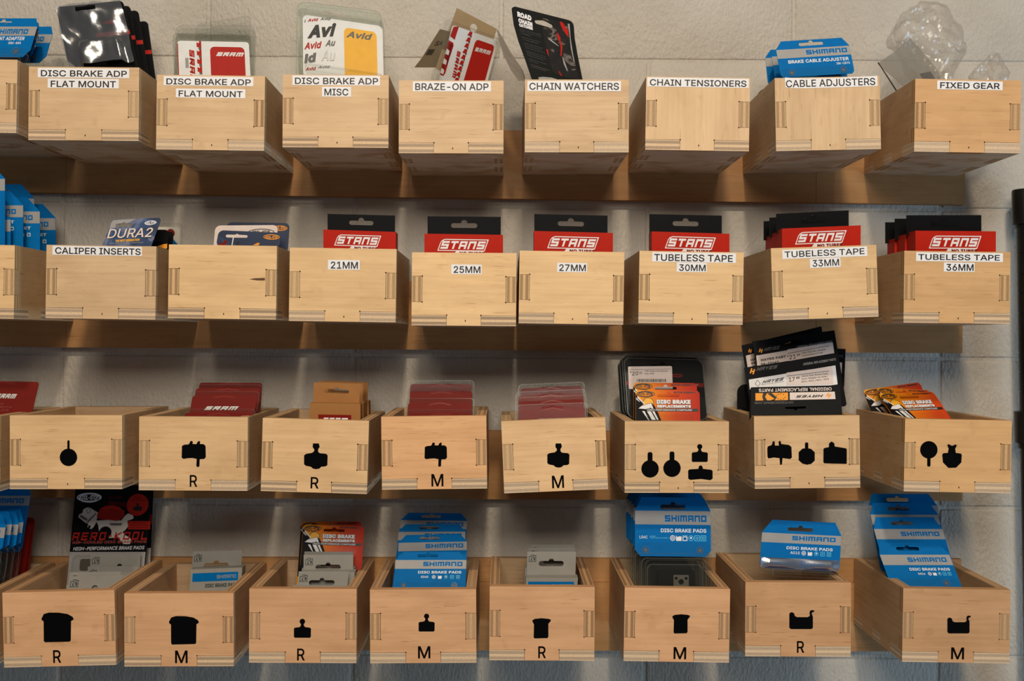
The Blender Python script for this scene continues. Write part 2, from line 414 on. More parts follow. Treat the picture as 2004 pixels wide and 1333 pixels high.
BIKE = picture_mat('bicycle_print', [(0.40, (20, 19, 18)), (0.58, (30, 27, 25)), (0.64, (110, 100, 94)), (0.7, (26, 24, 22))], 60)

# ------------------------------------------------------------------ wall of painted concrete blocks
def wall_mat():
    m = bpy.data.materials.new('painted_block'); m.use_nodes = True; nt = m.node_tree; N = nt.nodes; L = nt.links
    b = N['Principled BSDF']; b.inputs['Roughness'].default_value = 0.5; b.inputs['Specular IOR Level'].default_value = 0.35
    g = N.new('ShaderNodeNewGeometry')
    def nz(sc, det, ro=0.55, dist=0.0):
        n = N.new('ShaderNodeTexNoise'); n.inputs['Scale'].default_value = sc; n.inputs['Detail'].default_value = det
        n.inputs['Roughness'].default_value = ro; n.inputs['Distortion'].default_value = dist
        L.new(g.outputs['Position'], n.inputs['Vector']); return n
    mp = N.new('ShaderNodeMapping'); mp.inputs['Scale'].default_value = (1.9, 1, 0.9); L.new(g.outputs['Position'], mp.inputs['Vector'])
    a = nz(7, 3); c = nz(150, 5, 0.6); d = nz(60, 4, 0.6, 0.2); e = N.new('ShaderNodeTexVoronoi'); e.inputs['Scale'].default_value = 62
    e.inputs['Randomness'].default_value = 1.0; L.new(g.outputs['Position'], e.inputs['Vector'])
    L.new(mp.outputs[0], c.inputs['Vector'])
    r = ramp(N, [(0.3, lin((181, 173, 161))), (0.7, lin((196, 189, 178)))]); L.new(a.outputs['Fac'], r.inputs['Fac'])
    pit = ramp(N, [(0.0, (1, 1, 1, 1)), (0.10, (1, 1, 1, 1)), (0.16, (0, 0, 0, 1))]); L.new(e.outputs['Distance'], pit.inputs['Fac'])
    msk = ramp(N, [(0.56, (0, 0, 0, 1)), (0.64, (1, 1, 1, 1))]); n5 = nz(26, 2); L.new(n5.outputs['Fac'], msk.inputs['Fac'])
    pm = N.new('ShaderNodeMath'); pm.operation = 'MULTIPLY'; L.new(pit.outputs['Color'], pm.inputs[0]); L.new(msk.outputs['Color'], pm.inputs[1])
    s1 = N.new('ShaderNodeMath'); s1.operation = 'MULTIPLY_ADD'; s1.inputs[1].default_value = 1.5; L.new(c.outputs['Fac'], s1.inputs[0]); L.new(d.outputs['Fac'], s1.inputs[2])
    s2 = N.new('ShaderNodeMath'); s2.operation = 'MULTIPLY_ADD'; s2.inputs[1].default_value = -0.45; L.new(pm.outputs[0], s2.inputs[0]); L.new(s1.outputs[0], s2.inputs[2])
    bp = N.new('ShaderNodeBump'); bp.inputs['Strength'].default_value = 0.7; bp.inputs['Distance'].default_value = 0.0023
    L.new(s2.outputs[0], bp.inputs['Height']); L.new(bp.outputs[0], b.inputs['Normal'])
    L.new(r.outputs['Color'], b.inputs['Base Color']); return m
WALL = wall_mat()
def box_mesh(name, x0, x1, y0, y1, z0, z1, m, bev=0.0, seg=2):
    bm = bmesh.new(); bmesh.ops.create_cube(bm, size=1.0)
    for v in bm.verts: v.co = Vector(((x0+x1)/2+v.co.x*(x1-x0), (y0+y1)/2+v.co.y*(y1-y0), (z0+z1)/2+v.co.z*(z1-z0)))
    if bev > 0: bmesh.ops.bevel(bm, geom=bm.edges[:], offset=bev, segments=seg, affect='EDGES', profile=0.5)
    me = bpy.data.meshes.new(name); bm.to_mesh(me); bm.free(); me.materials.append(m); return me
wall = link('wall_back', box_mesh('wall_back', -1.35, 1.35, 0.0014, 0.12, -1.0, 1.0, WALL))
wall.location = (0, DW, CH); wall.rotation_euler = (0, math.radians(0.38), 0); wall['kind'] = 'structure'
kW = DW/F
def wx(px): return (px-CX)*kW
def wz(py): return -(py-CY)*kW
rows_y = [-175, 117, 405, 697, 988.5, 1280.5, 1572]
for i in range(6):
    off = 404 if i in (0, 1) else 120
    if i == 0: off = 120
    if i == 1: off = 120
    y0, y1 = rows_y[i], rows_y[i+1]
    if i == 0: off = 404
    x = off-573*2
    while x < 2300:
        x2 = x+573
        if x2 > -300:
            jg = 0.0016
            me = box_mesh('concrete_block', wx(x)+jg, wx(x2)-jg, 0.0, 0.03, wz(y1)+jg, wz(y0)-jg, WALL, 0.0028, 3)
            for p in me.polygons: p.use_smooth = True
            b = link('concrete_block', me, wall)
        x = x2

# ------------------------------------------------------------------ cleat rails
RC = lin((176, 130, 82))
for ri, (yt0, yt1, yb0, yb1, xe) in enumerate([(243, 263, 376, 400.5, 1888), (545, 557, 679, 691.5, 1884), (838, 847, 973.5, 981, 1884), (1134, 1139, 1271, 1275.5, 1884)]):
    rot = math.atan2((yb1-yb0), xe)
    p0 = S(-240, yb0+(yb1-yb0)*(-240)/xe, DR); p1 = S(xe, yb1, DR)
    root = empty('cleat_rail', p0, rot); Lr = (p1-p0).length; hR = 134*DR/F
    tag(root, ['top plywood rail on the block wall, above the tape bins', 'second plywood rail from the top, carrying the tape bins',
               'third plywood rail from the top, behind the upper symbol bins', 'lowest plywood rail, behind the bottom row of bins'][ri],
        'rail', 'plywood rails that carry the bins')
    xs = [0.0, (128+240)*DR/F, (1597+240)*DR/F, Lr]
    for a, b in zip(xs[:-1], xs[1:]):
        V, Fc, fl = prism([(a+0.0002, 0), (b-0.0002, 0), (b-0.0002, hR), (a+0.0002, hR)], 'Y', 0, 0.0119)
        me = mesh('board', V, Fc, [W_X, P_Y], [fl_ for fl_ in fl]); fix_normals(me); link('board', me, root, RC)
    if ri == 3:
        V, Fc, fl = prism([(0, hR), (Lr, hR), (Lr, hR+0.029), (0, hR+0.029)], 'Y', 0.004, 0.0119)
        me = mesh('cleat_strip', V, Fc, [W_X, P_Y], fl); fix_normals(me); link('cleat_strip', me, root, RC)

# ------------------------------------------------------------------ bins
DEP = DR-D0
C1, C2, C3, C4 = (216, 181, 139), (228, 189, 138), (222, 182, 134), (214, 164, 120)
BINS = {}
def bin_(key, TL, TR, BR, BL, tone, label, group, grain='X', hole=True):
    W = ((TR[0]-TL[0])+(BR[0]-BL[0]))/2*D0/F; H = ((BL[1]-TL[1])+(BR[1]-TR[1]))/2*D0/F
    ang = (math.atan2(TR[1]-TL[1], TR[0]-TL[0])+math.atan2(BR[1]-BL[1], BR[0]-BL[0]))/2
    cx = (TL[0]+TR[0]+BR[0]+BL[0])/4; cy = (TL[1]+TR[1]+BR[1]+BL[1])/4
    c = S(cx, cy, D0)
    R = Matrix.Rotation(ang, 4, 'Y')
    o = c-(R @ Vector((W/2, 0, H/2)))
    root = empty('plywood_bin', o, ang)
    tag(root, label, 'bin', group)
    g = random.uniform(0.00018, 0.00036); r = 0.0009; z1, z2 = 0.325*H, 0.672*H; wa, wb = W/3, 2*W/3
    k = random.uniform(0.97, 1.03); col = lin([min(255, v*k) for v in tone])
    # front panel outline, counter-clockwise from the tab's lower left
    P = [(wa+g, 0), (wb-g, 0)]+arc(wb-g, T+g, r, 260, 10, 8)+[(W, T+g), (W, z1-g)]
    P += arc(W-T-g, z1-g, r, -10, -260, 8)+arc(W-T-g, z2+g, r, 260, 10, 8)+[(W, z2+g), (W, H), (0, H), (0, z2+g)]
    P += arc(T+g, z2+g, r, 170, -80, 8)+arc(T+g, z1-g, r, 80, -170, 8)+[(0, z1-g), (0, T+g)]+arc(wa+g, T+g, r, 170, -80, 8)
    fm = {'X': W_X, 'Z': W_Z}[grain]
    V, Fc, fl = prism(P, 'Y', 0, T); me = mesh('front_panel', V, Fc, [fm, P_Y], fl); fix_normals(me)
    fp = link('front_panel', me, root, col)
    tabs = [(0.22, 0.42), (0.58, 0.80)]
    for side in (0, 1):
        Q = [(T, T), (tabs[0][0]*DEP, T), (tabs[0][0]*DEP, 0), (tabs[0][1]*DEP, 0), (tabs[0][1]*DEP, T), (tabs[1][0]*DEP, T), (tabs[1][0]*DEP, 0),
             (tabs[1][1]*DEP, 0), (tabs[1][1]*DEP, T), (DEP-0.0003, T), (DEP-0.0003, H), (T, H), (T, z2), (0.0, z2), (0.0, z1), (T, z1)]
        V, Fc, fl = prism(Q, 'X', 0, T); me = mesh('side_panel', V, Fc, [W_Y, P_X], fl); fix_normals(me)
        sp = link('side_panel', me, root, lin([a_*.5+b_*.5 for a_, b_ in zip(tone, (190, 160, 124))])); sp.location = ((W-T)*side, 0, 0)
    Q = [(0, 0), (wa, 0), (wa, T), (wb, T), (wb, 0), (W, 0)]
    for a, b in tabs: Q += [(W, a*DEP-g), (W-T, a*DEP-g), (W-T, b*DEP+g), (W, b*DEP+g)]
    Q += [(W, DEP-0.0003), (0, DEP-0.0003)]
    for a, b in reversed(tabs): Q += [(0, b*DEP+g), (T, b*DEP+g), (T, a*DEP-g), (0, a*DEP-g)]
    V, Fc, fl = prism(Q, 'Z', 0, T); me = mesh('bottom_panel', V, Fc, [W_UNDER, P_Z], fl); fix_normals(me)
    link('bottom_panel', me, root, lin((214, 188, 158)))
    Q = [(T, T), (W-T, T), (W-T, H), (T, H)]
    V, Fc, fl = prism(Q, 'Y', 0, T); me = mesh('back_panel', V, Fc, [W_X, P_Y], fl); fix_normals(me)
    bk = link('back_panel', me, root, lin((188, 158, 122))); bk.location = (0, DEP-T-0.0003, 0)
    # art frame that follows the real rotated panel
    f = Frame((0, 0), (1, 0), (0, 1), D0)
    f.O = root.matrix_basis @ Vector((0, 0, H)); f.U = (R.to_3x3() @ Vector((1, 0, 0))); f.V = (R.to_3x3() @ Vector((0, 0, -1))); f.N = Vector((0, -1, 0))
    Oi = f.O.copy(); Ui, Vi = f.U.copy(), f.V.copy()
    def ab(px, py):
        d = S(px, py, D0)-Oi; return (d.dot(Ui), d.dot(Vi))
    f.ab = ab; f.m = 1.0
    A = Art(f, root)
    if hole:
        A.poly('nail_hole', CAVE, [(W*0.515+0.0006*math.cos(t*math.pi/4), H*0.933+0.0012*math.sin(t*math.pi/4)) for t in range(8)], 0)
    BINS[key] = dict(root=root, W=W, H=H, A=A, ang=ang, floor=o.z+T+0.0012, front=fp)
    return A

def strip(A, text, box, tbox, cv, tilt=None):
    """printed label strip: box and tbox are TL, BR (and optional TR) corners in crop pixels"""
    a0, b0, a1, b1 = A.rpx(*box, cv); t = A.rpx(*tbox, cv)
    A.rect('label_strip', WHITE, a0, b0, a1, b1, 1); A.text('label_lettering', INK, text, t, 3, 0.004)

g1, g2, g3, g4 = 'open plywood bins in the top row', 'open plywood bins in the second row', 'open plywood bins in the third row', 'open plywood bins in the bottom row'
c11, c12, c13, c14 = conv(0, 0, 3.3327), conv(500, 0, 3.3327), conv(1000, 0, 3.3327), conv(1484, 0, 3.3327)
bin_('1a', (-182, 113), (33, 117), (33, 260.5), (-182, 256.5), C1, 'plywood bin cut off by the left edge, top row', 'bins', hole=False)
A = bin_('10', (55, 130.5), (270, 132), (273.6, 276), (57, 273.6), C1, 'top-row bin labelled DISC BRAKE ADP FLAT MOUNT, left one of the two', g1)
strip(A, 'DISC BRAKE ADP', (247, 443, 843, 510), (268, 457, 828, 503), c11)
strip(A, 'FLAT MOUNT', (312, 512, 775, 577), (332, 526, 756, 572), c11)
A = bin_('11', (304, 146), (516.5, 149), (519, 295), (308.5, 292.5), C1, 'top-row bin labelled DISC BRAKE ADP FLAT MOUNT, right one of the two', g1)
strip(A, 'DISC BRAKE ADP', (1068, 496, 1652, 563), (1086, 511, 1636, 558), c11)
strip(A, 'FLAT MOUNT', (1148, 577, 1600, 641), (1166, 590, 1582, 635), c11)
A = bin_('12', (552.5, 146), (760.5, 147), (760.5, 289.5), (554, 288), C1, 'top-row bin labelled DISC BRAKE ADP MISC', g1)
strip(A, 'DISC BRAKE ADP', (241, 492, 812, 558), (258, 506, 800, 552), c12)
strip(A, 'MISC', (434, 566, 623, 631), (450, 578, 606, 624), c12)
A = bin_('13', (780, 157), (985.5, 158), (985.5, 300), (781, 300), C1, 'top-row bin labelled BRAZE-ON ADP', g1)
strip(A, 'BRAZE-ON ADP', (1026, 531, 1535, 597), (1042, 543, 1520, 589), c12)
A = bin_('14', (1026.4, 156), (1230.5, 155.5), (1230.5, 298.6), (1027.6, 297.6), C1, 'top-row bin labelled CHAIN WATCHERS', g1)
strip(A, 'CHAIN WATCHERS', (107, 528, 717, 595), (120, 540, 704, 587), c13)
A = bin_('15', (1265.6, 150), (1467.5, 152.5), (1466, 296.5), (1262, 292.5), C1, 'top-row bin labelled CHAIN TENSIONERS, nothing showing above it', g1, 'Z')
strip(A, 'CHAIN TENSIONERS', (890, 504, 1550, 574), (906, 516, 1535, 568), c13)
A = bin_('16', (1515.5, 153), (1722.5, 148.5), (1723, 291.7), (1519.4, 295.6), C1, 'top-row bin labelled CABLE ADJUSTERS', g1, 'Z')
strip(A, 'CABLE ADJUSTERS', (174, 508, 777, 564), (182, 520, 760, 560), c14)
A = bin_('17', (1791.6, 155), (2000, 156.6), (1994.7, 301), (1788.6, 295.6), (204, 160, 112), 'top-row bin labelled FIXED GEAR at the right end', g1)  # darker tone than its row: weaker light at the right end, put into the colour
strip(A, 'FIXED GEAR', (1167, 525, 1593, 589), (1186, 536, 1574, 582), c14)

c21, c22, c23, c24 = conv(0, 330, 3.3327), conv(500, 330, 3.3327), conv(1000, 330, 3.3327), conv(1484, 330, 3.3327)
bin_('2a', (-182, 477), (28, 480), (28, 624), (-182, 621), C2, 'plywood bin cut off by the left edge, second row', 'bins', hole=False)
A = bin_('20', (90, 479), (304.6, 482.4), (305.5, 625.6), (90, 622.6), C1, 'second-row bin labelled CALIPER INSERTS', g2)
strip(A, 'CALIPER INSERTS', (343, 503, 926, 570), (361, 513, 918, 564), c21)
A = bin_('21', (330, 478.5), (541.4, 481.5), (540.5, 625.6), (329.2, 622.6), C2, 'second-row bin without a label, dark streak on its front', g2)
A.polypx('wood_knot', mat('knot_brown', (96, 60, 38), 0.7), [(1625, 722), (1660, 715), (1728, 713), (1728, 730), (1680, 730)], 0, c21)
A = bin_('22', (567.5, 484.5), (774.6, 487.5), (775.5, 631), (565, 628), C2, 'second-row bin labelled 21MM', g2)
strip(A, '21MM', (473, 595, 680, 661), (492, 606, 668, 654), c22)
A = bin_('23', (806, 494), (1011, 495.3), (1009.5, 638.5), (805.5, 636.7), C2, 'second-row bin labelled 25MM', g2)
strip(A, '25MM', (1277, 625, 1475, 689), (1293, 636, 1467, 682), c22)
A = bin_('24', (1017.4, 490.5), (1222.6, 493.5), (1219, 635.5), (1014.4, 632.5), C2, 'second-row bin labelled 27MM', g2)
strip(A, '27MM', (301, 614, 496, 677), (315, 624, 488, 670), c23)
A = bin_('25', (1250.8, 490.5), (1456, 494.4), (1453, 635.5), (1250, 632.5), C2, 'second-row bin labelled TUBELESS TAPE 30MM', g2)
strip(A, 'TUBELESS TAPE', (921, 544, 1466, 616), (934, 556, 1446, 610), c23)
strip(A, '30MM', (1081, 612, 1276, 676), (1097, 624, 1269, 670), c23)
A = bin_('26', (1508.6, 486.6), (1714.4, 478.5), (1720, 620.5), (1513, 626), C2, 'second-row bin labelled TUBELESS TAPE 33MM', g2)
strip(A, 'TUBELESS TAPE', (157, 530, 710, 568), (172, 540, 692, 561), c24)
for nm in ('label_strip',): pass
A = bin_('27', (1770, 490.5), (1978.5, 493.5), (1974.6, 633.7), (1768, 631.6), (212, 168, 116), 'second-row bin labelled TUBELESS TAPE 36MM at the right end', g2)  # light falling off to the right is painted into this darker tone
strip(A, 'TUBELESS TAPE', (1029, 545, 1595, 610), (1043, 557, 1574, 601), c24)
strip(A, '36MM', (1210, 612, 1410, 674), (1226, 622, 1403, 668), c24)

# brake pad silhouettes: polygons in crop pixels
def circ_pts(cx, cy, r, n=28, a0=0.0): return [(cx+r*math.cos(a0+i*2*math.pi/n), cy+r*math.sin(a0+i*2*math.pi/n)) for i in range(n)]
def keyhole(cx, cy, r, w, tip, up=True):
    s = -1 if up else 1; h = w/2; al = math.asin(h/r); pts = []
    n = 26
    for i in range(n+1):
        t = al+(2*math.pi-2*al)*i/n
        pts.append((cx+r*math.sin(t), cy+s*r*math.cos(t)))
    return pts+[(cx-h, tip-s*h*.6), (cx-h*.6, tip), (cx+h*.6, tip), (cx+h, tip-s*h*.6)]
def sym_round(cx, cy, r, w, tip, up=True): return [keyhole(cx, cy, r, w, tip, up)]
def sym_hook(cx, cy, k=1.0):     # two lugs on top, stem below
    q = [(-76, -42), (-62, -50), (-32, -53), (-26, -62), (-22, -73), (-12, -76), (-4, -68), (-8, -56), (18, -54), (24, -66), (34, -76), (44, -70), (40, -56), (66, -54), (78, -42),
         (80, 30), (70, 42), (40, 44), (38, 88), (34, 94), (22, 94), (18, 88), (20, 42), (-10, 36), (-40, 38), (-66, 42), (-78, 34)]
    return [[(cx+a*k, cy+b*k) for a, b in q]]
def sym_neck(cx, cy, k=1.0):
    q = [(-20, -84), (18, -84), (24, -62), (14, -46), (14, -30), (24, -20), (66, -16), (76, -6), (74, 58), (60, 66), (34, 68), (22, 80), (0, 84), (-20, 80), (-34, 68), (-66, 62), (-78, 52), (-78, -6), (-64, -16), (-26, -22), (-12, -34), (-12, -46), (-22, -60)]
    return [[(cx+a*k, cy+b*k) for a, b in q]]
def sym_small(cx, cy, k=1.0):
    q = [(-52, 4), (-46, -2), (-16, -6), (-9, -16), (-9, -26)]+[(17*math.cos(math.radians(t)), -40+17*math.sin(math.radians(t))) for t in range(130, 415, 25)]+[(9, -26), (9, -16), (16, -6), (46, -2), (53, 4), (52, 54), (46, 60), (-46, 60), (-52, 54)]
    return [[(cx+a*k, cy+b*k) for a, b in q]]
def sym_bread(cx, cy, kx=1.0, ky=1.0):
    q = [(-106, -56), (-90, -88), (-56, -98), (10, -97), (66, -88), (98, -70), (106, -54), (88, -42), (86, 84), (78, 92), (-82, 96), (-90, 88), (-91, -40), (-102, -48)]
    return [[(cx+a*kx, cy+b*ky) for a, b in q]]
def sym_wing(cx, cy, k=1.0):
    q = [(-61, -54), (-44, -64), (0, -68), (44, -64), (61, -58), (58, -48), (44, -32), (44, 52), (38, 62), (-44, 64), (-52, 58), (-50, -28), (-58, -42)]
    return [[(cx+a*k, cy+b*k) for a, b in q]]
def sym_boot(cx, cy, k=1.0):
    q = [(-78, -38), (-72, -48), (-58, -50), (-46, -42), (-42, -26), (-28, -18), (42, -18), (56, -26), (54, -48), (58, -60), (70, -64), (84, -62), (84, -52), (72, -50), (68, -40), (76, -22), (76, 52), (66, 60), (-68, 60), (-78, 50)]
    return [[(cx+a*k, cy+b*k) for a, b in q]]
def symbols(A, cv, polys, letter=None, lbox=None):
    for q in polys: A.polypx('pad_symbol', SYM, q, 1, cv)
    if letter: A.text('letter_mark', SYM, letter, A.rpx(*lbox, cv), 1, 0.002)

c31, c32, c33, c34 = conv(0, 620, 3.3327), conv(500, 620, 3.3327), conv(1000, 620, 3.3327), conv(1484, 620, 3.3327)
bin_('3a', (-216, 812), (-3, 815), (-3, 963), (-216, 960), C3, 'plywood bin cut off by the left edge, third row', 'bins', hole=False)
A = bin_('30', (19, 813.5), (240, 812.6), (238, 957.6), (19.5, 957), C3, 'third-row bin with one round pad symbol, its inside looking empty', g3)
symbols(A, c31, sym_round(447, 917, 57, 15, 806))
A = bin_('31', (273, 815), (485.5, 817), (483.7, 960.6), (271, 959.7), C3, 'third-row bin with lugged pad symbol over letter R', g3, hole=False)
symbols(A, c31, sym_hook(1263, 885), 'R', (1238, 1032, 1287, 1109))
A = bin_('32', (514.4, 818), (723.5, 824), (716.6, 967), (510, 961), C3, 'third-row bin with necked pad symbol over letter R', g3, hole=False)
symbols(A, c32, sym_neck(395, 910), 'R', (361, 1045, 412, 1121))
A = bin_('33', (746, 816.5), (952.5, 813), (952.5, 956.7), (747.5, 958), (224, 172, 122), 'third-row bin with lugged pad symbol over letter M', g3, hole=False)
symbols(A, c32, sym_hook(1175, 890, 0.93), 'M', (1147, 1026, 1226, 1106))
A = bin_('34', (980.7, 824.6), (1183.6, 816.5), (1191, 957), (986.7, 966), C3, 'tilted third-row bin with necked pad symbol over letter M', g3, hole=False)
symbols(A, c33, sym_neck(310, 905, 0.94), 'M', (266, 1037, 347, 1116))
A = bin_('35', (1222.6, 824.6), (1426, 825.2), (1426.7, 965), (1222.6, 964.5), C3, 'third-row bin with four pad symbols, two of them round', g3)
symbols(A, c33, sym_round(907, 992, 57, 32, 883)+sym_round(1050, 988, 57, 32, 879)+sym_small(1231, 887)+[[(1155, 1005), (1162, 996), (1222, 992), (1226, 975), (1237, 968), (1248, 975), (1252, 992), (1306, 998), (1315, 1006), (1315, 1056), (1300, 1066), (1240, 1058), (1170, 1064), (1156, 1056)]])
A = bin_('36', (1475, 815), (1681, 813), (1684.5, 954), (1477.7, 957), C3, 'third-row bin with three pad symbols, holding leaning black packets', g3)
symbols(A, c34, [[(58, 858), (62, 846), (88, 836), (94, 814), (106, 810), (108, 840), (134, 840), (132, 814), (144, 808), (150, 830), (200, 836), (216, 850), (219, 918), (208, 928), (158, 922), (154, 964), (142, 966), (138, 922), (100, 918), (66, 924), (60, 914)]]
        +[[(263, 884), (288, 860), (304, 858), (304, 824), (315, 818), (326, 824), (326, 858), (344, 862), (368, 884), (368, 938), (344, 960), (316, 965), (288, 958), (263, 936)]]
        +[[(425, 862), (432, 856), (460, 850), (461, 826), (478, 813), (496, 826), (498, 846), (572, 858), (577, 866), (577, 956), (572, 960), (432, 956), (424, 950)]])
A = bin_('37', (1770, 819.5), (1979, 823.5), (1979, 965.7), (1770, 961.5), (214, 168, 114), 'third-row bin with a round and a vase-shaped pad symbol, far right', g3)  # tone darkened for the dimmer light on the right column
symbols(A, c34, sym_round(1112, 868, 57, 22, 977, False)+[[(1199, 900), (1206, 890), (1236, 888), (1241, 860), (1232, 838), (1240, 830), (1264, 842), (1288, 832), (1295, 840), (1284, 860), (1288, 888), (1320, 892), (1327, 900), (1324, 950), (1290, 984), (1240, 986), (1204, 950)]])

c41, c42, c43, c44 = conv(0, 933, 3.3327), conv(500, 933, 3.3327), conv(1000, 933, 3.3327), conv(1484, 933, 3.3327)
bin_('4a', (-228, 1163), (-13, 1161), (-15, 1307), (-231, 1310), C4, 'plywood bin cut off by the left edge, bottom row', 'bins', hole=False)
A = bin_('40', (7, 1159.5), (227.5, 1155.6), (223.5, 1300.6), (5.4, 1307.5), C4, 'bottom-row bin with big bread-shaped symbol over letter R', g4, hole=False)
symbols(A, c41, sym_bread(376, 984), 'R', (346, 1132, 400, 1214))
A = bin_('41', (244.6, 1161), (459, 1161), (455.5, 1303.6), (242, 1305), C4, 'bottom-row bin with big bread-shaped symbol over letter M', g4, hole=False)
symbols(A, c41, sym_bread(1200, 1003, 0.93, 0.96), 'M', (1142, 1134, 1224, 1216))
A = bin_('42', (489.7, 1152), (699.5, 1153), (695.6, 1298), (485.5, 1297), C4, 'bottom-row bin with small knobbed symbol over letter R', g4, hole=False)
symbols(A, c42, sym_small(306, 987, 1.06), 'R', (272, 1121, 322, 1199))
A = bin_('43', (724, 1154), (932, 1153.5), (932, 1297), (724.4, 1298.5), C4, 'bottom-row bin with small knobbed symbol over letter M', g4, hole=False)
symbols(A, c42, sym_small(1116, 950, 1.0), 'M', (1060, 1106, 1141, 1185))
A = bin_('44', (959, 1148.4), (1164, 1148.4), (1163, 1294), (956.7, 1291.6), C4, 'bottom-row bin with small winged symbol over letter R', g4, hole=False)
symbols(A, c43, sym_wing(200, 991, 1.0), 'R', (178, 1106, 228, 1184))
A = bin_('45', (1222, 1149.6), (1428, 1153.5), (1427.6, 1297), (1221, 1294), C4, 'bottom-row bin with small winged symbol over letter M', g4, hole=False)
symbols(A, c43, sym_wing(1110, 962, 0.95), 'M', (1061, 1111, 1142, 1191))
A = bin_('46', (1457, 1140), (1664.6, 1140), (1666, 1286), (1460, 1284), (200, 152, 108), 'bottom-row bin with boot-shaped symbol over letter R', g4, hole=False)
symbols(A, c44, sym_boot(280, 934), 'R', (252, 1072, 300, 1149))
A = bin_('47', (1763, 1151), (1975.5, 1155), (1977.6, 1298.5), (1770, 1295.5), (196, 150, 106), 'bottom-row bin with boot-shaped symbol over letter M', g4, hole=False)  # right column again: its lower light is part of this tone
symbols(A, c44, sym_boot(1306, 966, 0.94), 'M', (1258, 1113, 1341, 1192))

# 33MM strips follow their own slope, so they get their frame coordinates directly
A = BINS['26']['A']
A.acc = {k: v for k, v in A.acc.items() if k[0] == 'nail_hole'}; A.order = [k for k in A.order if k[0] == 'nail_hole']
def quadpx(A, name, m, pts, L, cv): A.polypx(name, m, pts, L, cv)
def text_quad(A, name, m, t, q, L, cv, bold=0.0, shear=0.0):
    (x0, y0), (x1, y1), (x3, y3) = [A.f.ab(*cv(*p)) for p in q]   # TL, TR, BL
    vs, fs = text_geo(t, bold, shear)
    A.add(name, m, [(x0+(x1-x0)*u+(x3-x0)*v, y0+(y1-y0)*u+(y3-y0)*v) for u, v in vs], fs, L)
quadpx(A, 'label_strip', WHITE, [(155, 531), (709, 507), (711, 570), (158, 590)], 1, c24)
text_quad(A, 'label_lettering', INK, 'TUBELESS TAPE', [(170, 541), (691, 518), (172, 581)], 3, c24)
quadpx(A, 'label_strip', WHITE, [(335, 589), (534, 579), (537, 641), (338, 649)], 1, c24)
text_quad(A, 'label_lettering', INK, '33MM', [(352, 597), (525, 589), (354, 641)], 3, c24)
A = BINS['16']['A']
A.acc = {k: v for k, v in A.acc.items() if k[0] == 'nail_hole'}; A.order = [k for k in A.order if k[0] == 'nail_hole']
quadpx(A, 'label_strip', WHITE, [(173, 506), (300, 512), (500, 508), (776, 495), (778, 561), (500, 571), (300, 576), (200, 574), (176, 568)], 1, c14)
text_quad(A, 'label_lettering', INK, 'CABLE ADJUSTERS', [(179, 524), (761, 508), (181, 571)], 3, c14)
for b in BINS.values(): b['A'].flush()

# ------------------------------------------------------------------ goods in the bins
def thing(name, label, cat, group, f, bend):
    root = empty(name, f.p(0.5, bend)); tag(root, label, cat, group); bpy_m = Matrix.Translation(root.location)
    root.matrix_basis = bpy_m
    return root, Art(f, root)
def fit(key, TL, TR, BL, dt, db=None, dr=None):
    """frame of a card that stands on the floor of its bin: less lean where it would run through the bin front"""
    db = dt if db is None else db; lim = D0+T+0.004; fl = BINS[key]['floor']
    for k in range(60):
        f = Frame(TL, TR, BL, dt, db, dr); e = f.b_at_z(fl); y = f.p(0, e).y
        if y >= lim: break
        db = min(db+0.0012, dt) if db < dt else db
        if db >= dt: dt += .001; db = dt
    return f
def floor_end(key, f, up=0.0):
    """how far down a card reaches: the bin floor, or where its skewed edge would meet a bin side"""
    B = BINS[key]; end = f.b_at_z(B['floor']+up); inv = B['root'].matrix_basis.inverted(); b = min(f.bmax, end)
    while b < end:
        ok = all(T+.0005 < (inv @ f.p(a, b)).x < B['W']-T-.0005 or (inv @ f.p(a, b)).z > B['H'] for a in (0, 1))
        if not ok: return max(b, 0.05)
        b += .01
    return end
def slot(a0, b0, a1, b1, bump):
    """hang hole: rounded slot with a half-round bump on top"""
    r = (b1-b0)/2; cx = (a0+a1)/2; br = bump
    pts = arc(a1-r, b0+r, r, -90, 90, 6)+arc(a0+r, b0+r, r, 90, 270, 6)
    return pts+[(cx-br, b0)]+[(cx-br*math.cos(math.radians(t)), b0-br*math.sin(math.radians(t))) for t in (30, 60, 90, 120, 150)]+[(cx+br, b0)]
def ringpoly(loops, grow): pass
def outline_loops(pts, th):
    """closed line of thickness th along a convex outline"""
    cx = sum(p[0] for p in pts)/len(pts); cy = sum(p[1] for p in pts)/len(pts)
    w = max(p[0] for p in pts)-min(p[0] for p in pts); h = max(p[1] for p in pts)-min(p[1] for p in pts)
    return [pts, [(cx+(x-cx)*(1-2*th/w), cy+(y-cy)*(1-2*th/h)) for x, y in pts]]
def add_outline(A, name, m, pts, th, L, parent=None):
    o, i_ = outline_loops(pts, th); k = len(o)
    A.add(name, m, list(o)+list(i_), [(i, (i+1) % k, k+(i+1) % k, k+i) for i in range(k)], L, parent)

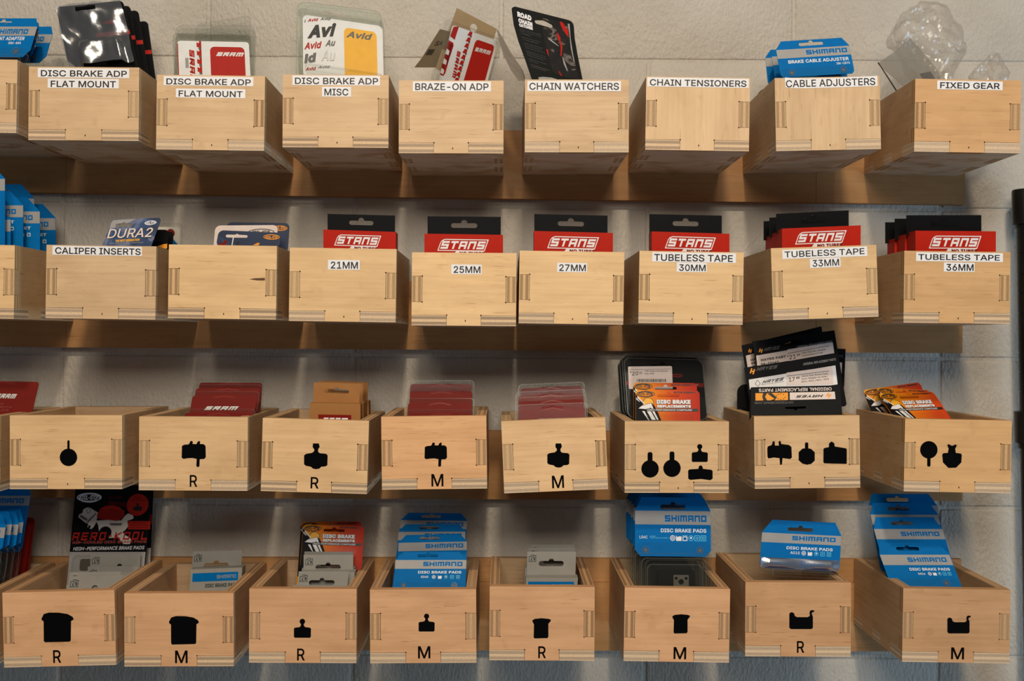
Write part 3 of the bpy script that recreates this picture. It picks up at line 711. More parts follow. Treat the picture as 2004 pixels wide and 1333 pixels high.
SH = dict(ca=.09, ca2=None, cb=.176, s0=.181, s1=.363, bot=.783, lc=(.07, .085), logo=(.395, .238, .944, .323), t1=(.341, .415, .94, .466), title='DISC BRAKE PADS',
          code='L04C', cbox=(.06, .512, .165, .55), icons=(.456, .503, .94, .577, 6), hole=(.334, .096, .672, .164, .035), btn=((.14, .70), (.852, .70)), br=.048, flap=.60, ice=True, blister=True)
SK = dict(SH, ca=.105, cb=.11, s0=.115, s1=.24, bot=.495, lc=(.03, .03), logo=(.395, .14, .945, .202), t1=(.33, .27, .935, .307), code='K04S', cbox=(.375, .338, .475, .37),
          icons=(.51, .33, .935, .38, 5), hole=(.305, .03, .60, .075, .025), btn=((.14, .475), (.845, .475)), br=.04, flap=.43, ice=False, blister=False)
def bulged(A, name, m, a0, b0, a1, b1, n=28, k=10):
    """wavy thin moulded strip"""
    vs = [(a0+(a1-a0)*i/n, b0+(b1-b0)*j/k) for j in range(k+1) for i in range(n+1)]
    g = A._g(name, m); o = len(g[0])
    for a, b in vs:
        u = (a-a0)/(a1-a0); v = (b-b0)/(b1-b0)
        h = 0.0006+0.0020*math.sin(v*math.pi)**.7*(1-.75*math.exp(-((u-.5)/.16)**2))*min(1, u*10, (1-u)*10)
        g[0].append(A.f.p(a, b, h))
    g[1] += [(o+j*(n+1)+i, o+j*(n+1)+i+1, o+(j+1)*(n+1)+i+1, o+(j+1)*(n+1)+i) for j in range(k) for i in range(n)]
def shimano(key, TL, TR, BL, dt, db, label, group=None, P=SH, name='brake_pad_card', cat='brake pads', dr=None, detail=True, bend=None, over=None):
    P = dict(P, **(over or {}))
    f = fit(key, TL, TR, BL, dt, db, dr) if bend is None else Frame(TL, TR, BL, dt, db, dr); B = BINS[key]
    end = bend if bend is not None else max(P['bot'], floor_end(key, f))
    root, A = thing(name, label, cat, group, f, end)
    ca, cb, bot = P['ca'], P['cb'], P['bot']; ca2 = P['ca2'] or ca; lx, ly = P['lc']
    hole = slot(*P['hole'])
    t = 0.0006
    out = [(ca, 0), (1-ca2, 0), (1, cb), (1, bot-ly), (1-lx, bot), (lx, bot), (0, bot-ly), (0, cb)]
    if not P['blister'] : out = [(ca, 0), (1-ca2, 0), (1, cb), (1, end), (0, end), (0, cb)]
    A.body('card', BLUE, [out, hole], t)
    A.rect('stripe', GREY, 0.001, P['s0'], 0.999, P['s1'], 0)
    A.word('logo', BLUE, 'SHIMANO', P['logo'], 1, 0.27, gap=.2)
    if detail:
        A.text('lettering', PRWH, P['title'], P['t1'], 1, 0.012)
        if P['code']: A.text('lettering', PRWH, P['code'], P['cbox'], 1)
        if P['icons']:
            i0, i1, i2, i3, n = P['icons']; st = (i2-i0)/n; r = min((i3-i1)/2, st*.44); ry = (i3-i1)/2; bc = (i1+i3)/2
            for i in range(n):
                x = i0+st*(i+.5); mm = PRWH if i < 3 else CYAN
                if i == 0: A.ring('icon', PRWH, x, bc, r, r*.25, 1, ry); A.ring('icon', PRWH, x, bc, r*.5, r*.25, 1, ry*.5)
                elif i == 1: A.poly('icon', mm, [(x-r, bc+ry), (x-r, bc-ry), (x-r*.5, bc-ry*.3), (x, bc-ry*.6), (x+r, bc-ry*.6), (x+r, bc+ry)], 1)
                elif i == n-3: A.ring('icon', CYAN, x, bc, r, r*.2, 1, ry); A.circ('icon', PRWH, x, bc-ry*.1, r*.35, 1, ry*.4)
                elif i == 2: A.ring('icon', PRWH, x, bc+ry*.2, r*.9, r*.3, 1, ry*.8, sq=True); A.rect('icon', CYAN, x-r, bc-ry, x+r, bc-ry*.8, 1)
                else: A.ring('icon', CYAN, x, bc, r, r*.2, 1, ry, sq=True); A.ring('icon', CYAN, x, bc, r*.45, r*.2, 1, ry*.45, sq=(i == n-1))
        if P['ice']:
            A.text('lettering', CYAN, 'ICE', (.195, .512, .27, .527), 1); A.text('lettering', CYAN, 'TECHNOLOGIES', (.195, .533, .44, .547), 1)
    if P['btn']:
        if P.get('shiny'): bulged(A, 'clear_band', FOILM, 0.01, P['flap'], 0.99, bot-0.004)
        else: A.rect('clear_band', CLEAR, 0.01, P['flap'], 0.99, bot-0.004, 2, 0.06)
        for (a, b) in P['btn']:
            A.ring('rivet', RIM, a, b, P['br'], P['br']*.28, 9); A.circ('rivet', CLEAR, a, b, P['br']*.78, 7); A.circ('rivet_shade', DTXT, a, b, P['br']*.5, 3)
    if P['blister'] and end > bot+0.02:
        e2 = end
        A.body('blister_sheet', CLEAR, [rrect(0.0, bot-.05, 1.0, e2, .04)], 0.0004, 0.001)
        add_outline(A, 'blister_edge', RIM, rrect(0.0, bot-.04, 1.0, e2, .04), .007, 0)
        # stepped clear shell over the pads
        for k, (a0, a1, b0, n) in enumerate([(.075, .93, bot+.02, 30), (.145, .87, bot+.10, 62)]):
            add_outline(A, 'blister_shell', RIM, rrect(a0, b0, a1, e2-.03-k*.03, .07, 6), .012, n)
            A.rect('blister_shell', CLEAR, a0, b0, a1, e2-.03-k*.03, n, .07)
        if P.get('pad', True): A.body('brake_pad', RUBB, [rrect(.30, bot+.17, .78, min(e2-.06, bot+.55), .05)], 0.003, -0.0005)
        if P.get('pad', True): A.body('pad_plate', SILV, [rrect(.50, bot+.24, .70, min(e2-.08, bot+.42), .01), circ_pts(.535, bot+.285, .02, 12), circ_pts(.665, bot+.285, .02, 12), circ_pts(.60, bot+.33, .035, 16)], 0.001, -0.0022)
    A.flush(); return root

def frame_rect(TL, TR, BL): return TL, TR, BL
S1, S2, S3, S4 = 'brake pad cards', 'x', 'x', 'x'

# --- bottom row, bin with winged symbol M: five tall blue cards
gB = 'tall blue brake pad cards standing in one bin'
P5 = [((1242.6, 972.8), (1390.3, 974.4), (1242.6, 1088.6), 1.325, 1.312, 'frontmost tall blue card with clear blister in the winged-symbol M bin'),
      ((1239.5, 966), (1385, 967.5), (1239.5, 1080), 1.340, 1.327, 'second tall blue card from the front in the winged-symbol M bin'),
      ((1235, 960.5), (1379, 962), (1235, 1073), 1.355, 1.342, 'third tall blue card from the front in the winged-symbol M bin'),
      ((1230.5, 955), (1374, 956.5), (1230.5, 1066), 1.370, 1.357, 'fourth tall blue card from the front in the winged-symbol M bin'),
      ((1225.2, 951), (1368, 952), (1225.2, 1060), 1.385, 1.372, 'rearmost tall blue card in the winged-symbol M bin')]
for i, (a, b, c, dt, db, lb) in enumerate(P5):
    shimano('45', a, b, c, dt, db, lb, gB, detail=(i == 0))
# --- boot symbol R
shimano('46', (1493, 1016.5), (1648, 1024), (1486.5, 1111), 1.318, 1.308, 'short blue brake pad card with shiny clear band in the boot-symbol R bin', None, SH, over=dict(
    ca=.12, ca2=.084, cb=.16, s0=.165, s1=.285, bot=.61, lc=(.055, .055), logo=(.385, .19, .93, .245), t1=(.32, .325, .90, .362), code='A01S', cbox=(.37, .385, .49, .42),
    icons=(.50, .375, .895, .43, 5), hole=(.32, .085, .64, .13, .03), btn=((.10, .545), (.85, .545)), br=.045, flap=.475, ice=False, shiny=True, pad=False))
# --- small knobbed symbol M
for i, (a, b, c, dt, db, lb) in enumerate([
    ((775.3, 1080.5), (913.7, 1080.5), (770, 1149), 1.345, 1.312, 'frontmost blue card in the knobbed-symbol M bin'),
    ((781, 1047.5), (914.5, 1045), (777, 1110), 1.372, 1.345, 'second blue card from the front in the knobbed-symbol M bin'),
    ((780.4, 1026.3), (911, 1026), (777, 1090), 1.395, 1.372, 'third blue card from the front in the knobbed-symbol M bin'),
    ((786, 1003.3), (916, 1005), (777, 1075), 1.415, 1.395, 'rearmost blue card in the knobbed-symbol M bin')]):
    shimano('43', a, b, c, dt, db, lb, 'leaning blue brake pad cards in the knobbed-symbol M bin', SK, detail=(i == 0))
    BLUE_LAST = 1
# --- boot symbol M: four cards leaning to the left
for i, (a, b, c, dt, db, lb) in enumerate([
    ((1713, 1062.5), (1848.5, 1062.5), (1745, 1150), 1.345, 1.312, 'frontmost blue card leaning back in the boot-symbol M bin'),
    ((1704, 1012.4), (1837.6, 1012.4), (1722, 1080), 1.372, 1.35, 'second blue card from the front in the boot-symbol M bin'),
    ((1699, 984.2), (1831, 984.7), (1712, 1050), 1.395, 1.38, 'third blue card from the front in the boot-symbol M bin'),
    ((1696.5, 966.5), (1829, 966.5), (1708, 1030), 1.415, 1.40, 'rearmost blue card in the boot-symbol M bin, touching the rail above')]):
    shimano('47', a, b, c, dt, db, lb, 'leaning blue brake pad cards in the boot-symbol M bin', SK, detail=(i == 0), over=dict(
        ca=.07 if i else .05, ca2=.09, cb=.17, s0=.175, s1=.325, bot=.65, logo=(.375, .215, .93, .28), t1=(.35, .365, .925, .405), code='M06', cbox=(.45, .435, .55, .465),
        icons=(.58, .425, .93, .475, 5), hole=(.27, .06, .60, .115, .03), btn=((.80, .585),), br=.05, flap=.52), bend=None)
# --- bottom-left cut-off bin
for i, (xr, yt, ys) in enumerate([(15, 1007, 1031), (27.2, 1001, 1025), (40.4, 1001, 1025), (49.5, 997, 1021.5)]):
    w = 128
    shimano('4a', (xr-w, yt), (xr, yt), (xr-w-14, 1098), 1.312+.014*i, 1.312+.014*i, ['frontmost', 'second', 'third', 'fourth'][i]+' narrow blue card at the left edge of the bottom row',
            'blue cards in the cut-off bottom-left bin', detail=False, over=dict(ca=.08, cb=.19, s0=.20, s1=.36, bot=.60, lc=(.12, .09), logo=(.39, .24, .93, .31), hole=(.33, .09, .67, .15, .03), btn=((.86, .55),), br=.04, flap=.48))
shimano('4a', (-82, 951), (62.7, 951), (-108, 1100), 1.385, 1.37, 'tall dark blue card behind four narrow ones at bottom left', None, detail=False,
        over=dict(ca=.04, cb=.13, s0=.135, s1=.27, bot=.90, lc=(.05, .05), logo=(.40, .17, .925, .235), hole=(.15, .05, .31, .10, .03), btn=None, ice=False))
# --- top-left cut-off bin
TLC = dict(ca=.05, cb=.115, s0=.12, s1=.25, bot=.55, lc=(.08, .10), logo=(.42, .155, .89, .225), title='DISC MOUNT ADAPTER', t1=(.22, .265, .87, .315), code='SM-MA',
           cbox=(.66, .335, .84, .37), icons=None, hole=(.37, .04, .62, .08, .03), btn=((.80, .47),), br=.05, flap=.42, ice=False)
shimano('1a', (-60, 35.8), (78, 35.8), (-84, 111), 1.335, 1.315, 'front blue mount adapter card at the top left edge', 'blue adapter cards at the top left', name='adapter_card', cat='adapter card', over=TLC)
shimano('1a', (-57, 44), (82, 44), (-83, 120), 1.35, 1.33, 'second blue mount adapter card at the top left edge', 'blue adapter cards at the top left', name='adapter_card', cat='adapter card', over=TLC, detail=False)
shimano('1a', (-22, 52), (107, 52), (-44, 125), 1.385, 1.37, 'rear blue mount adapter card at the top left edge', 'blue adapter cards at the top left', name='adapter_card', cat='adapter card', over=dict(TLC, t1=(.22, .29, .80, .34), cbox=(.62, .36, .78, .40)))
# --- cable adjusters
CAB = dict(ca=.085, cb=.11, s0=.115, s1=.235, bot=.49, lc=(.03, .035), logo=(.40, .14, .955, .20), title='BRAKE CABLE ADJUSTER', t1=(.135, .265, .955, .31), code='SM-CB70',
           cbox=(.78, .33, .96, .36), icons=None, hole=(.32, .035, .655, .08, .03), btn=((.155, .435), (.855, .435)), br=.045, flap=.375, ice=False, blister=True)
shimano('16', (1515.8, 81.8), (1659, 73), (1528.5, 151.5), 1.30, 1.29, 'front blue card with grey stripe, resting on the rim of CABLE ADJUSTERS bin', 'blue cable adjuster cards', name='adjuster_card', cat='cable adjuster', over=CAB, bend=.50)
shimano('16', (1508, 95), (1648, 88), (1518, 165), 1.345, 1.33, 'middle blue card, half hidden, in the CABLE ADJUSTERS bin', 'blue cable adjuster cards', name='adjuster_card', cat='cable adjuster', over=CAB, detail=False)
shimano('16', (1496, 98), (1634, 92), (1503, 165), 1.375, 1.36, 'rear blue card, mostly hidden, in the CABLE ADJUSTERS bin', 'blue cable adjuster cards', name='adjuster_card', cat='cable adjuster', over=CAB, detail=False)
# --- second row cut-off bin: blue SET boxes
SET = dict(ca=.20, cb=.215, s0=.22, s1=.40, bot=.8, lc=(.01, .01), logo=(.35, .275, .89, .35), title='PAD SET', t1=(.50, .45, .86, .495), code=None, icons=(.58, .54, .88, .60, 3), hole=(.36, .09, .62, .14, .03), btn=None, ice=False, blister=False)
for i, (xr, yt, yb, dt, lb, dtl) in enumerate([
    (9.6, 322, 486, 1.305, 'frontmost brightly lit blue box at the left edge, second row', False), (20.8, 402, 489, 1.318, 'low blue box just behind the frontmost one, left edge', False),
    (45.3, 374, 484, 1.335, 'blue box printed SET, third from the front, left edge', True), (67, 360.6, 484, 1.40, 'tall blue and grey card at the rear left, second row', False),
    (78, 386, 484, 1.36, 'blue box half hidden between two others, second row left', True), (108.8, 399, 484, 1.418, 'rear right blue box printed SET, second row left', True)]):
    w = 128
    ov = dict(SET, s1=.95) if i == 3 else SET
    shimano('2a', (xr-w, yt), (xr, yt), (xr-w, yb), dt, dt-.002, lb, 'blue boxes in the cut-off second-row bin', over=ov, name='blue_box', cat='box', detail=dtl)

# ---------------------------------------------------------------- orange cards
def koolstop(key, TL, TR, BL, dt, db, label, group, detail=True, bend=None):
    f = fit(key, TL, TR, BL, dt, db); end = bend if bend is not None else floor_end(key, f)
    root, A = thing('orange_card', label, 'brake pads', group, f, end)
    A.body('card', ORANGE, [rrect(0, 0, 1, end, .06, 5), slot(.335, .06, .685, .105, .035)], 0.0006)
    e = min(end, .9)
    A.poly('black_corner', BLACK, [(.002, .055), (.13, .215), (.29, .235), (.34, .33), (.41, .50), (.41+.42*(e-.5), e), (.002, e)], 0)
    A.poly('white_flash', PRWH, [(.03, .12), (.125, .21), (.15, .215), (.03, .09)], 1); A.poly('white_flash', PRWH, [(.01, .115), (.07, .18), (.06, .18), (.01, .14)], 1)
    A.circ('sun', YEL, .198, .20, .082, 0.4); A.ring('sun_outline', INK, .198, .20, .088, .008, 0.5)
    A.poly('black_corner', BLACK, [(.10, .235), (.25, .195), (.29, .24), (.36, .37), (.1, .37)], 0.8)
    A.poly('white_flash', PRWH, [(.045, .285), (.10, .24), (.245, .202), (.282, .30), (.255, .30), (.235, .27), (.175, .295)], 1.5)
    A.poly('white_flash', PRWH, [(.10, .325), (.14, .325), (.215, .49), (.195, .46)], 1.5); A.poly('white_flash', PRWH, [(.175, .325), (.235, .325), (.31, .46), (.25, .46)], 1.5)
    A.poly('white_flash', PRWH, [(.255, .325), (.29, .325), (.355, .46), (.33, .46)], 1.5)
    A.ring('oval_badge', INK, .16, .058, .145, .010, 1, .046); A.ring('oval_badge', INK, .15, .064, .12, .012, 1, .046); A.text('oval_lettering', INK, 'KOOL-STOP', (.055, .035, .265, .08), 1.2, 0.03)
    A.text('dark_lettering', INK, 'ROTOR FRIENDLY', (.60, .018, .945, .044), 1, 0.04)
    if detail:
        for dx, m, L in ((.006, INK, 1), (-.006, INK, 1), (0, PRWH, 2)):
            A.text('lettering' if m is PRWH else 'letter_shadow', m, 'DISC BRAKE', (.33+dx, .147+abs(dx), .855+dx, .212+abs(dx)), L, 0.05)
            A.text('lettering' if m is PRWH else 'letter_shadow', m, 'REPLACEMENTS', (.335+dx, .228+abs(dx), .86+dx, .272+abs(dx)), L, 0.05)
        A.rect('dark_band', INK, .17, .285, .97, .328, 2); A.text('lettering', PRWH, 'HIGH-PERFORMANCE COMPOUND', (.18, .293, .875, .321), 3, 0.0, 0.2)
        A.rect('clear_shell', CLEAR, .16, .37, .9, end-.02, 12, .05)
    A.flush(); return root
gk = 'orange disc brake replacement cards'
koolstop('35', (1243.5, 764), (1369, 764.5), (1244, 822), 1.325, 1.315, 'front orange disc brake card in the four-symbol bin', gk)
koolstop('35', (1239, 749), (1363.6, 750), (1240, 812), 1.345, 1.338, 'orange card behind another, in front of the price-tagged pack', gk, detail=False)
koolstop('42', (593.7, 1027), (713, 1030), (587, 1112), 1.395, 1.378, 'front orange card behind the grey cartons, knobbed-symbol R bin', gk)
koolstop('42', (588.7, 1021.5), (707.4, 1020.5), (583, 1108), 1.41, 1.40, 'rear orange card behind the grey cartons, knobbed-symbol R bin', gk, detail=False)
gk2 = 'orange cards leaning in the far-right third-row bin'
koolstop('37', (1719, 770.5), (1826, 766.5), (1749, 818), 1.375, 1.355, 'front orange card leaning in the far-right third-row bin', gk2)
koolstop('37', (1714.5, 758.5), (1818, 763.5), (1740, 812), 1.392, 1.378, 'second orange card leaning in the far-right third-row bin', gk2, detail=False)
koolstop('37', (1688.5, 763.5), (1800, 748), (1706, 812), 1.412, 1.400, 'rear orange card, tilted left, in the far-right third-row bin', gk2, detail=False)

# ---------------------------------------------------------------- tape cartons
def stans(key, FTL, FTR, fy, TL, TR, yb, d, label, group, logo=None, flap_only=False, depth=.026, hole=True):
    BL = (TL[0], yb); f = Frame(TL, TR, BL, d); end = floor_end(key, f)
    root, A = thing('tape_carton', label, 'tape carton', group, f, end)
    A.body('carton_body', RED, [[(0, 0), (1, 0), (1, end), (0, end)]], depth)
    if logo:
        a0, b0, a1, b1 = logo
        sl = .055; th = .011
        def P(x, y): return (a0+(a1-a0-sl)*x+sl*(1-y), b0+(b1-b0)*y)
        o = [P(.06, 0), P(1, 0), P(1, .72), P(.97, .97), P(.94, 1), P(0, 1), P(0, .30), P(.02, .08)]
        o = [P(.07, 0), P(1, 0), P(1, 1), P(0, 1), P(0, .28), P(.02, .10)]
        h = b1-b0; kx = th/(a1-a0); ky = th/h
        i_ = [P(.07+kx*.5, ky), P(1-kx*1.3, ky), P(1-kx*1.1, 1-ky), P(kx*1.2, 1-ky), P(kx, .30), P(.02+kx, .10+ky)]
        k = len(o); A.add('logo', PRWH, o+i_, [(q, (q+1) % k, k+(q+1) % k, k+q) for q in range(k)], 1)
        for i, q in enumerate(stroke_word('STANS', .25, .26, .0)):
            A.poly('logo', PRWH, [(a0+.035+(a1-a0-.075-.03)*x+.035*(1-y), b0+h*.17+h*.66*y) for x, y in q], 1+.05*(i % 9))
        A.poly('logo', PRWH, [P(.40, 1), P(.985, 1), P(.965, 1.32), P(.37, 1.32)], 1)
        A.text('logo_lettering', DRED, 'NO TUBES', (a0+(a1-a0)*.43, b0+h*1.04, a0+(a1-a0)*.92, b0+h*1.30), 2, 0.05)
        sidef = Art(f, root)
    A.flush()
    # small repeated logo on the left side
    if FTL:
        f2 = Frame(FTL, FTR, (FTL[0], fy), d+depth*.8); A2 = Art(f2, root); e2 = f2.b_at_z(f.p(0, 0).z-.004)
        w = f2.w
        lp = [[(0, 0), (1, 0), (1, e2), (0, e2)]]
        if hole: lp.append(slot(.32, .09 if True else 0, .68, .155, .045))
        A2.body('hang_flap', BLACK, lp, 0.0007)
        A2.flush()
    return root
gs = 'red tape cartons in the second row'
stans('22', (641, 418.5), (773, 421.8), 452, (632.7, 449.3), (774.5, 454), 487, 1.30, 'red tape carton with black hang flap in the 21MM bin', gs, (.15, .06, .80, .215))
stans('23', (836.7, 423.3), (980, 424.5), 458, (830.5, 457.4), (984.4, 459.7), 495, 1.292, 'red tape carton with black hang flap in the 25MM bin', gs, (.165, .063, .82, .215))
stans('24', (1045.6, 418.8), (1189, 422), 453, (1045, 452), (1199.5, 456), 491, 1.30, 'red tape carton with black hang flap in the 27MM bin', gs, (.168, .06, .825, .215))
stans('25', (1271, 419), (1412.6, 422), 455, (1275.5, 453), (1427.6, 457.5), 491, 1.30, 'red tape carton with black hang flap in the 30MM bin', gs, (.168, .055, .825, .213))
stans('26', (1519, 418.5), (1661, 411.6), 446, (1530.5, 447.5), (1684.5, 441), 485, 1.297, 'frontmost red tape carton in the 33MM bin', gs, (.165, .055, .82, .21))
stans('26', (1505.6, 426), (1645, 419.5), 452, (1519, 455), (1668, 448.5), 487, 1.326, 'second red tape carton from the front in the 33MM bin', gs)
stans('26', (1494.5, 433), (1632, 427), 458, (1508, 461), (1653, 455), 487, 1.354, 'rearmost red tape carton in the 33MM bin', gs)
stans('27', (1774, 421.3), (1920.6, 421), 451, (1791.6, 451.5), (1949, 452.8), 491, 1.297, 'frontmost red tape carton in the 36MM bin', gs, (.165, .06, .82, .22))
stans('27', (1751, 428), (1896, 428), 457, (1771, 459), (1923, 460), 491, 1.326, 'second red tape carton from the front in the 36MM bin', gs)
stans('27', (1732.5, 435), (1872, 435), 463, (1751, 467), (1900, 467.5), 491, 1.354, 'rearmost red tape carton in the 36MM bin', gs)

# ---------------------------------------------------------------- dark red pad cards in clear blisters
def sram(key, TL, TR, BL, dt, db, label, group, logo=None, lines=None):
    f = fit(key, TL, TR, BL, dt, db); end = floor_end(key, f)-.03
    root, A = thing('red_pad_pack', label, 'brake pads', group, f, end+.02)
    A.body('card', DRED, [rrect(0, 0, 1, end, .045, 4)], 0.0005)
    o = rrect(-.035, -.055, 1.035, end+.02, .06, 5)
    A.body('blister_sheet', CLEAR, [o, slot(.33, -.015, .67, .03, .03)], 0.0003, -0.0022)
    add_outline(A, 'blister_edge', RIM, o, .006, 20)
    A.poly('hole_edge', RIM, [(.32, .05), (.34, .035), (.5, .0), (.66, .035), (.68, .05), (.665, .05), (.655, .042), (.5, .009), (.345, .042), (.335, .05)], 2)
    if logo: A.word('logo', PRWH, 'SRAM', logo, 1, 0.3, 0.45)
    for t, r in (lines or []): A.text('faint_lettering', RUST, t, r, 1)
    A.flush(); return root
gr = 'dark red brake pad packs in the lugged R bin'
sram('31', (362, 808), (496, 808), (357, 830), 1.300, 1.296, 'frontmost dark red pack, only its top edge showing, lugged R bin', gr)
sram('31', (377, 774), (503.7, 774.3), (369.5, 815), 1.325, 1.318, 'dark red pack with white logo in the lugged R bin', gr, (.215, .168, .745, .225))
sram('31', (383, 760), (509.7, 760.3), (378, 815), 1.348, 1.34, 'third dark red pack from the front in the lugged R bin', gr)
sram('31', (390, 749), (513.7, 749.4), (385, 815), 1.37, 1.362, 'rearmost dark red pack in the lugged R bin', gr)
gr = 'dark red brake pad packs in the lugged M bin'
sram('33', (800, 809), (927, 809), (798, 830), 1.300, 1.296, 'frontmost dark red pack, only its top edge showing, lugged M bin', gr)
sram('33', (799, 788), (923.7, 788), (797, 815), 1.325, 1.318, 'second dark red pack from the front in the lugged M bin', gr)
sram('33', (802.6, 766.3), (924.7, 766.3), (800, 815), 1.35, 1.34, 'third dark red pack from the front in the lugged M bin', gr)
sram('33', (803, 751.6), (924, 751.6), (800, 815), 1.375, 1.368, 'rearmost dark red pack in the lugged M bin', gr)
gr = 'dark red brake pad packs in the tilted bin'
sram('34', (1016.5, 800), (1145.3, 795.5), (1016, 822), 1.305, 1.300, 'frontmost dark red pack in the tilted necked-symbol M bin', gr, (.26, .165, .78, .235))
sram('34', (1017.5, 786), (1143, 781), (1016, 822), 1.33, 1.322, 'second dark red pack from the front in the tilted bin', gr)
sram('34', (1014, 775), (1142, 769.5), (1013, 822), 1.35, 1.342, 'third dark red pack from the front in the tilted bin', gr)
sram('34', (1018.5, 760), (1139.3, 755), (1017, 822), 1.372, 1.362, 'rearmost dark red pack in the tilted necked-symbol M bin', gr)
sram('3a', (-58, 744.5), (77, 747.5), (-76, 815), 1.36, 1.345, 'dark red pack with white logo at the left edge, third row', None, (.42, .185, .725, .25),
     [('BRAKE PADS', (.20, .315, .565, .345)), ('SINTERED WITH', (.18, .36, .69, .39)), ('BACKING PLATE', (.20, .405, .66, .435)), ('FITS GUIDE, ULT, LEVEL', (.10, .47, .75, .50))])

# ---------------------------------------------------------------- white and red packs, top row
def clearbox(A, a0, b0, a1, b1, depth, r=.06, rim=.006):
    o = rrect(a0, b0, a1, b1, r, 5)
    A.body('clear_case', CLEAR, [o], depth, -depth*.55); add_outline(A, 'case_edge', RIM, o, rim, 2); add_outline(A, 'case_edge', RIM, o, rim, depth*.55/0.00012)
def white_pack(key, TL, TR, BL, dt, db, dr, label, group=None, red=(.455, .075, .935), logo=(.535, .15, .93, .205), bl=False, ext=True, bend=None):
    f = Frame(TL, TR, BL, dt, db, dr); end = bend or floor_end(key, f)-.03
    root, A = thing('adapter_pack', label, 'adapter pack', group, f, end+.02)
    A.body('insert_card', PRWH, [rrect(0, 0, 1, end, .045, 4)], 0.0005)
    A.rect('red_panel', LRED, red[0], red[1], red[2], end-.05, 1, .06)
    A.word('logo', PRWH, 'SRAM', logo, 2, 0.3, 0.45)
    return root, A, f, end
root, A, f, end = white_pack('11', (346.5, 79.5), (487, 82.5), (349, 148), 1.325, 1.318, None, 'white and red pack in clear case, right FLAT MOUNT bin')
for i in range(9):   # red and grey block pattern
    b = .02+i*.115
    if b > end-.1: break
    A.poly('block_pattern', LRED, [(.27, b), (.335, b+.022), (.335, b+.082), (.27, b+.06)], 1); A.rect('block_pattern', DTXT, .295, b+.07, .335, b+.10, 1)
    A.rect('block_pattern', LRED, .305, b-.02, .335, b+.03, 1)
def vword(A, m, t, a0, b0, a1, b1, L=1):
    for q in stroke_word(t, .3, .28, .2):
        A.poly('side_lettering', m, [(a1-(a1-a0)*y, b0+(b1-b0)*x) for x, y in q], L)
vword(A, LRED, 'SRAM', .165, .12, .235, .60)
A.rect('red_edge', LRED, .0, .04, .012, end-.05, 1); A.rect('grey_panel', GREY, .105, .24, .15, end-.2, 1)
clearbox(A, -.035, -.06, 1.05, end+.02, .014); A.flush()
# empty clear cases stacked behind it
for i, (TLx, TRx, yl, yr, d, rot) in enumerate([(345, 498, 64, 66, 1.345, 0), (346, 502, 55.5, 58, 1.362, 0), (344, 500, 49, 50, 1.378, 0), (383, 491, 47.5, 30, 1.40, 1)]):
    f = Frame((TLx, yl), (TRx, yr), (TLx-3, 148), d); end = floor_end('11', f)
    lb = ['first', 'second', 'third'][i]+' clear plastic case behind the white pack, right FLAT MOUNT bin' if i < 3 else 'tilted clear plastic case rising highest in the right FLAT MOUNT bin'
    root, A = thing('clear_case', lb, 'plastic case', 'clear cases behind the white pack', f, end)
    o = rrect(0, 0, 1, end, .09, 6)
    A.body('case_wall', CLEAR, [o], 0.0004)
    add_outline(A, 'case_edge', RIM, o, .006, 2)
    A.poly('hole_edge', RIM, [(.28, .135), (.30, .11), (.5, .07), (.70, .11), (.72, .135), (.71, .135), (.695, .12), (.5, .08), (.305, .12), (.29, .135)], 3)
    A.rect('case_front', CLEAR, .04, .15, .96, end-.05, 60, .05); add_outline(A, 'case_edge', RIM, rrect(.04, .15, .96, end-.05, .05), .004, 60)
    A.flush()
# yellow and white pack
f = Frame((592.5, 28.5), (748.5, 51.5), (593.5, 146), 1.35, 1.335); end = floor_end('12', f, .014)-.02
root, A = thing('adapter_pack', 'white pack with yellow panel in clear case, MISC bin', 'adapter pack', None, f, end)
A.body('insert_card', PRWH, [rrect(0, 0, 1, end, .06, 5)], 0.0005)
A.rect('yellow_panel', YEL, .515, .085, .925, end-.05, 1, .06)
cA = conv(570, 0, 8.33)
def awd(t, x0, y0, x1, y1, m, th=.26, L=2, sl=.25, name='lettering'):
    a0, b0, a1, b1 = A.rpx(x0, y0, x1, y1, cA)
    if True: A.text(name, m, t, (a0, min(b0, b1), a1, max(b0, b1)), L, 0.035, 0.25)
def awd2(t, TLp, TRp, BLp, m, L=2, bold=.022, shear=.25): text_quad(A, 'lettering', m, t, (TLp, TRp, BLp), L, cA, bold, shear)
awd2('Avid', (905, 505), (1325, 555), (892, 612), DTXT)
awd2('Avid', (268, 308), (444, 292), (266, 360), LRED); awd2('Avid', (476, 285), (650, 283), (474, 332), DTXT); awd2('d', (212, 320), (238, 318), (212, 370), DTXT)
awd2('Avi', (275, 415), (735, 375), (262, 632), INK, 2, .04, .2); awd2('Avid', (212, 700), (496, 675), (212, 812), LRED); awd2('Au', (560, 658), (722, 650), (552, 760), DTXT)
awd2('id', (214, 885), (408, 858), (212, 1040), DTXT, 2, .05, .1)
awd2('Au', (500, 830), (718, 830), (490, 998), DTXT, 2, .0, .2); awd2('Au', (504, 834), (714, 834), (494, 994), PRWH, 3, -.012, .2)
awd2('Avid', (232, 1100), (405, 1088), (230, 1156), LRED); awd2('Avid', (435, 1076), (630, 1070), (432, 1118), DTXT)
clearbox(A, -.045, -.03, 1.02, end+.02, .018)
b0 = f.ab(575, 128)[1]
A.body('clear_lip', CLEAR, [rrect(.04, .66, 1.0, .76, .04)], 0.006, -0.014); add_outline(A, 'case_edge', RIM, rrect(.04, .66, 1.0, .90, .04), .006, 130)
A.flush()
f = Frame((581, 2), (747.6, 22), (579, 146), 1.385, 1.375); end = floor_end('12', f, .012)
root, A = thing('clear_case', 'large empty clear case behind the yellow-panelled pack, MISC bin', 'plastic case', None, f, end)
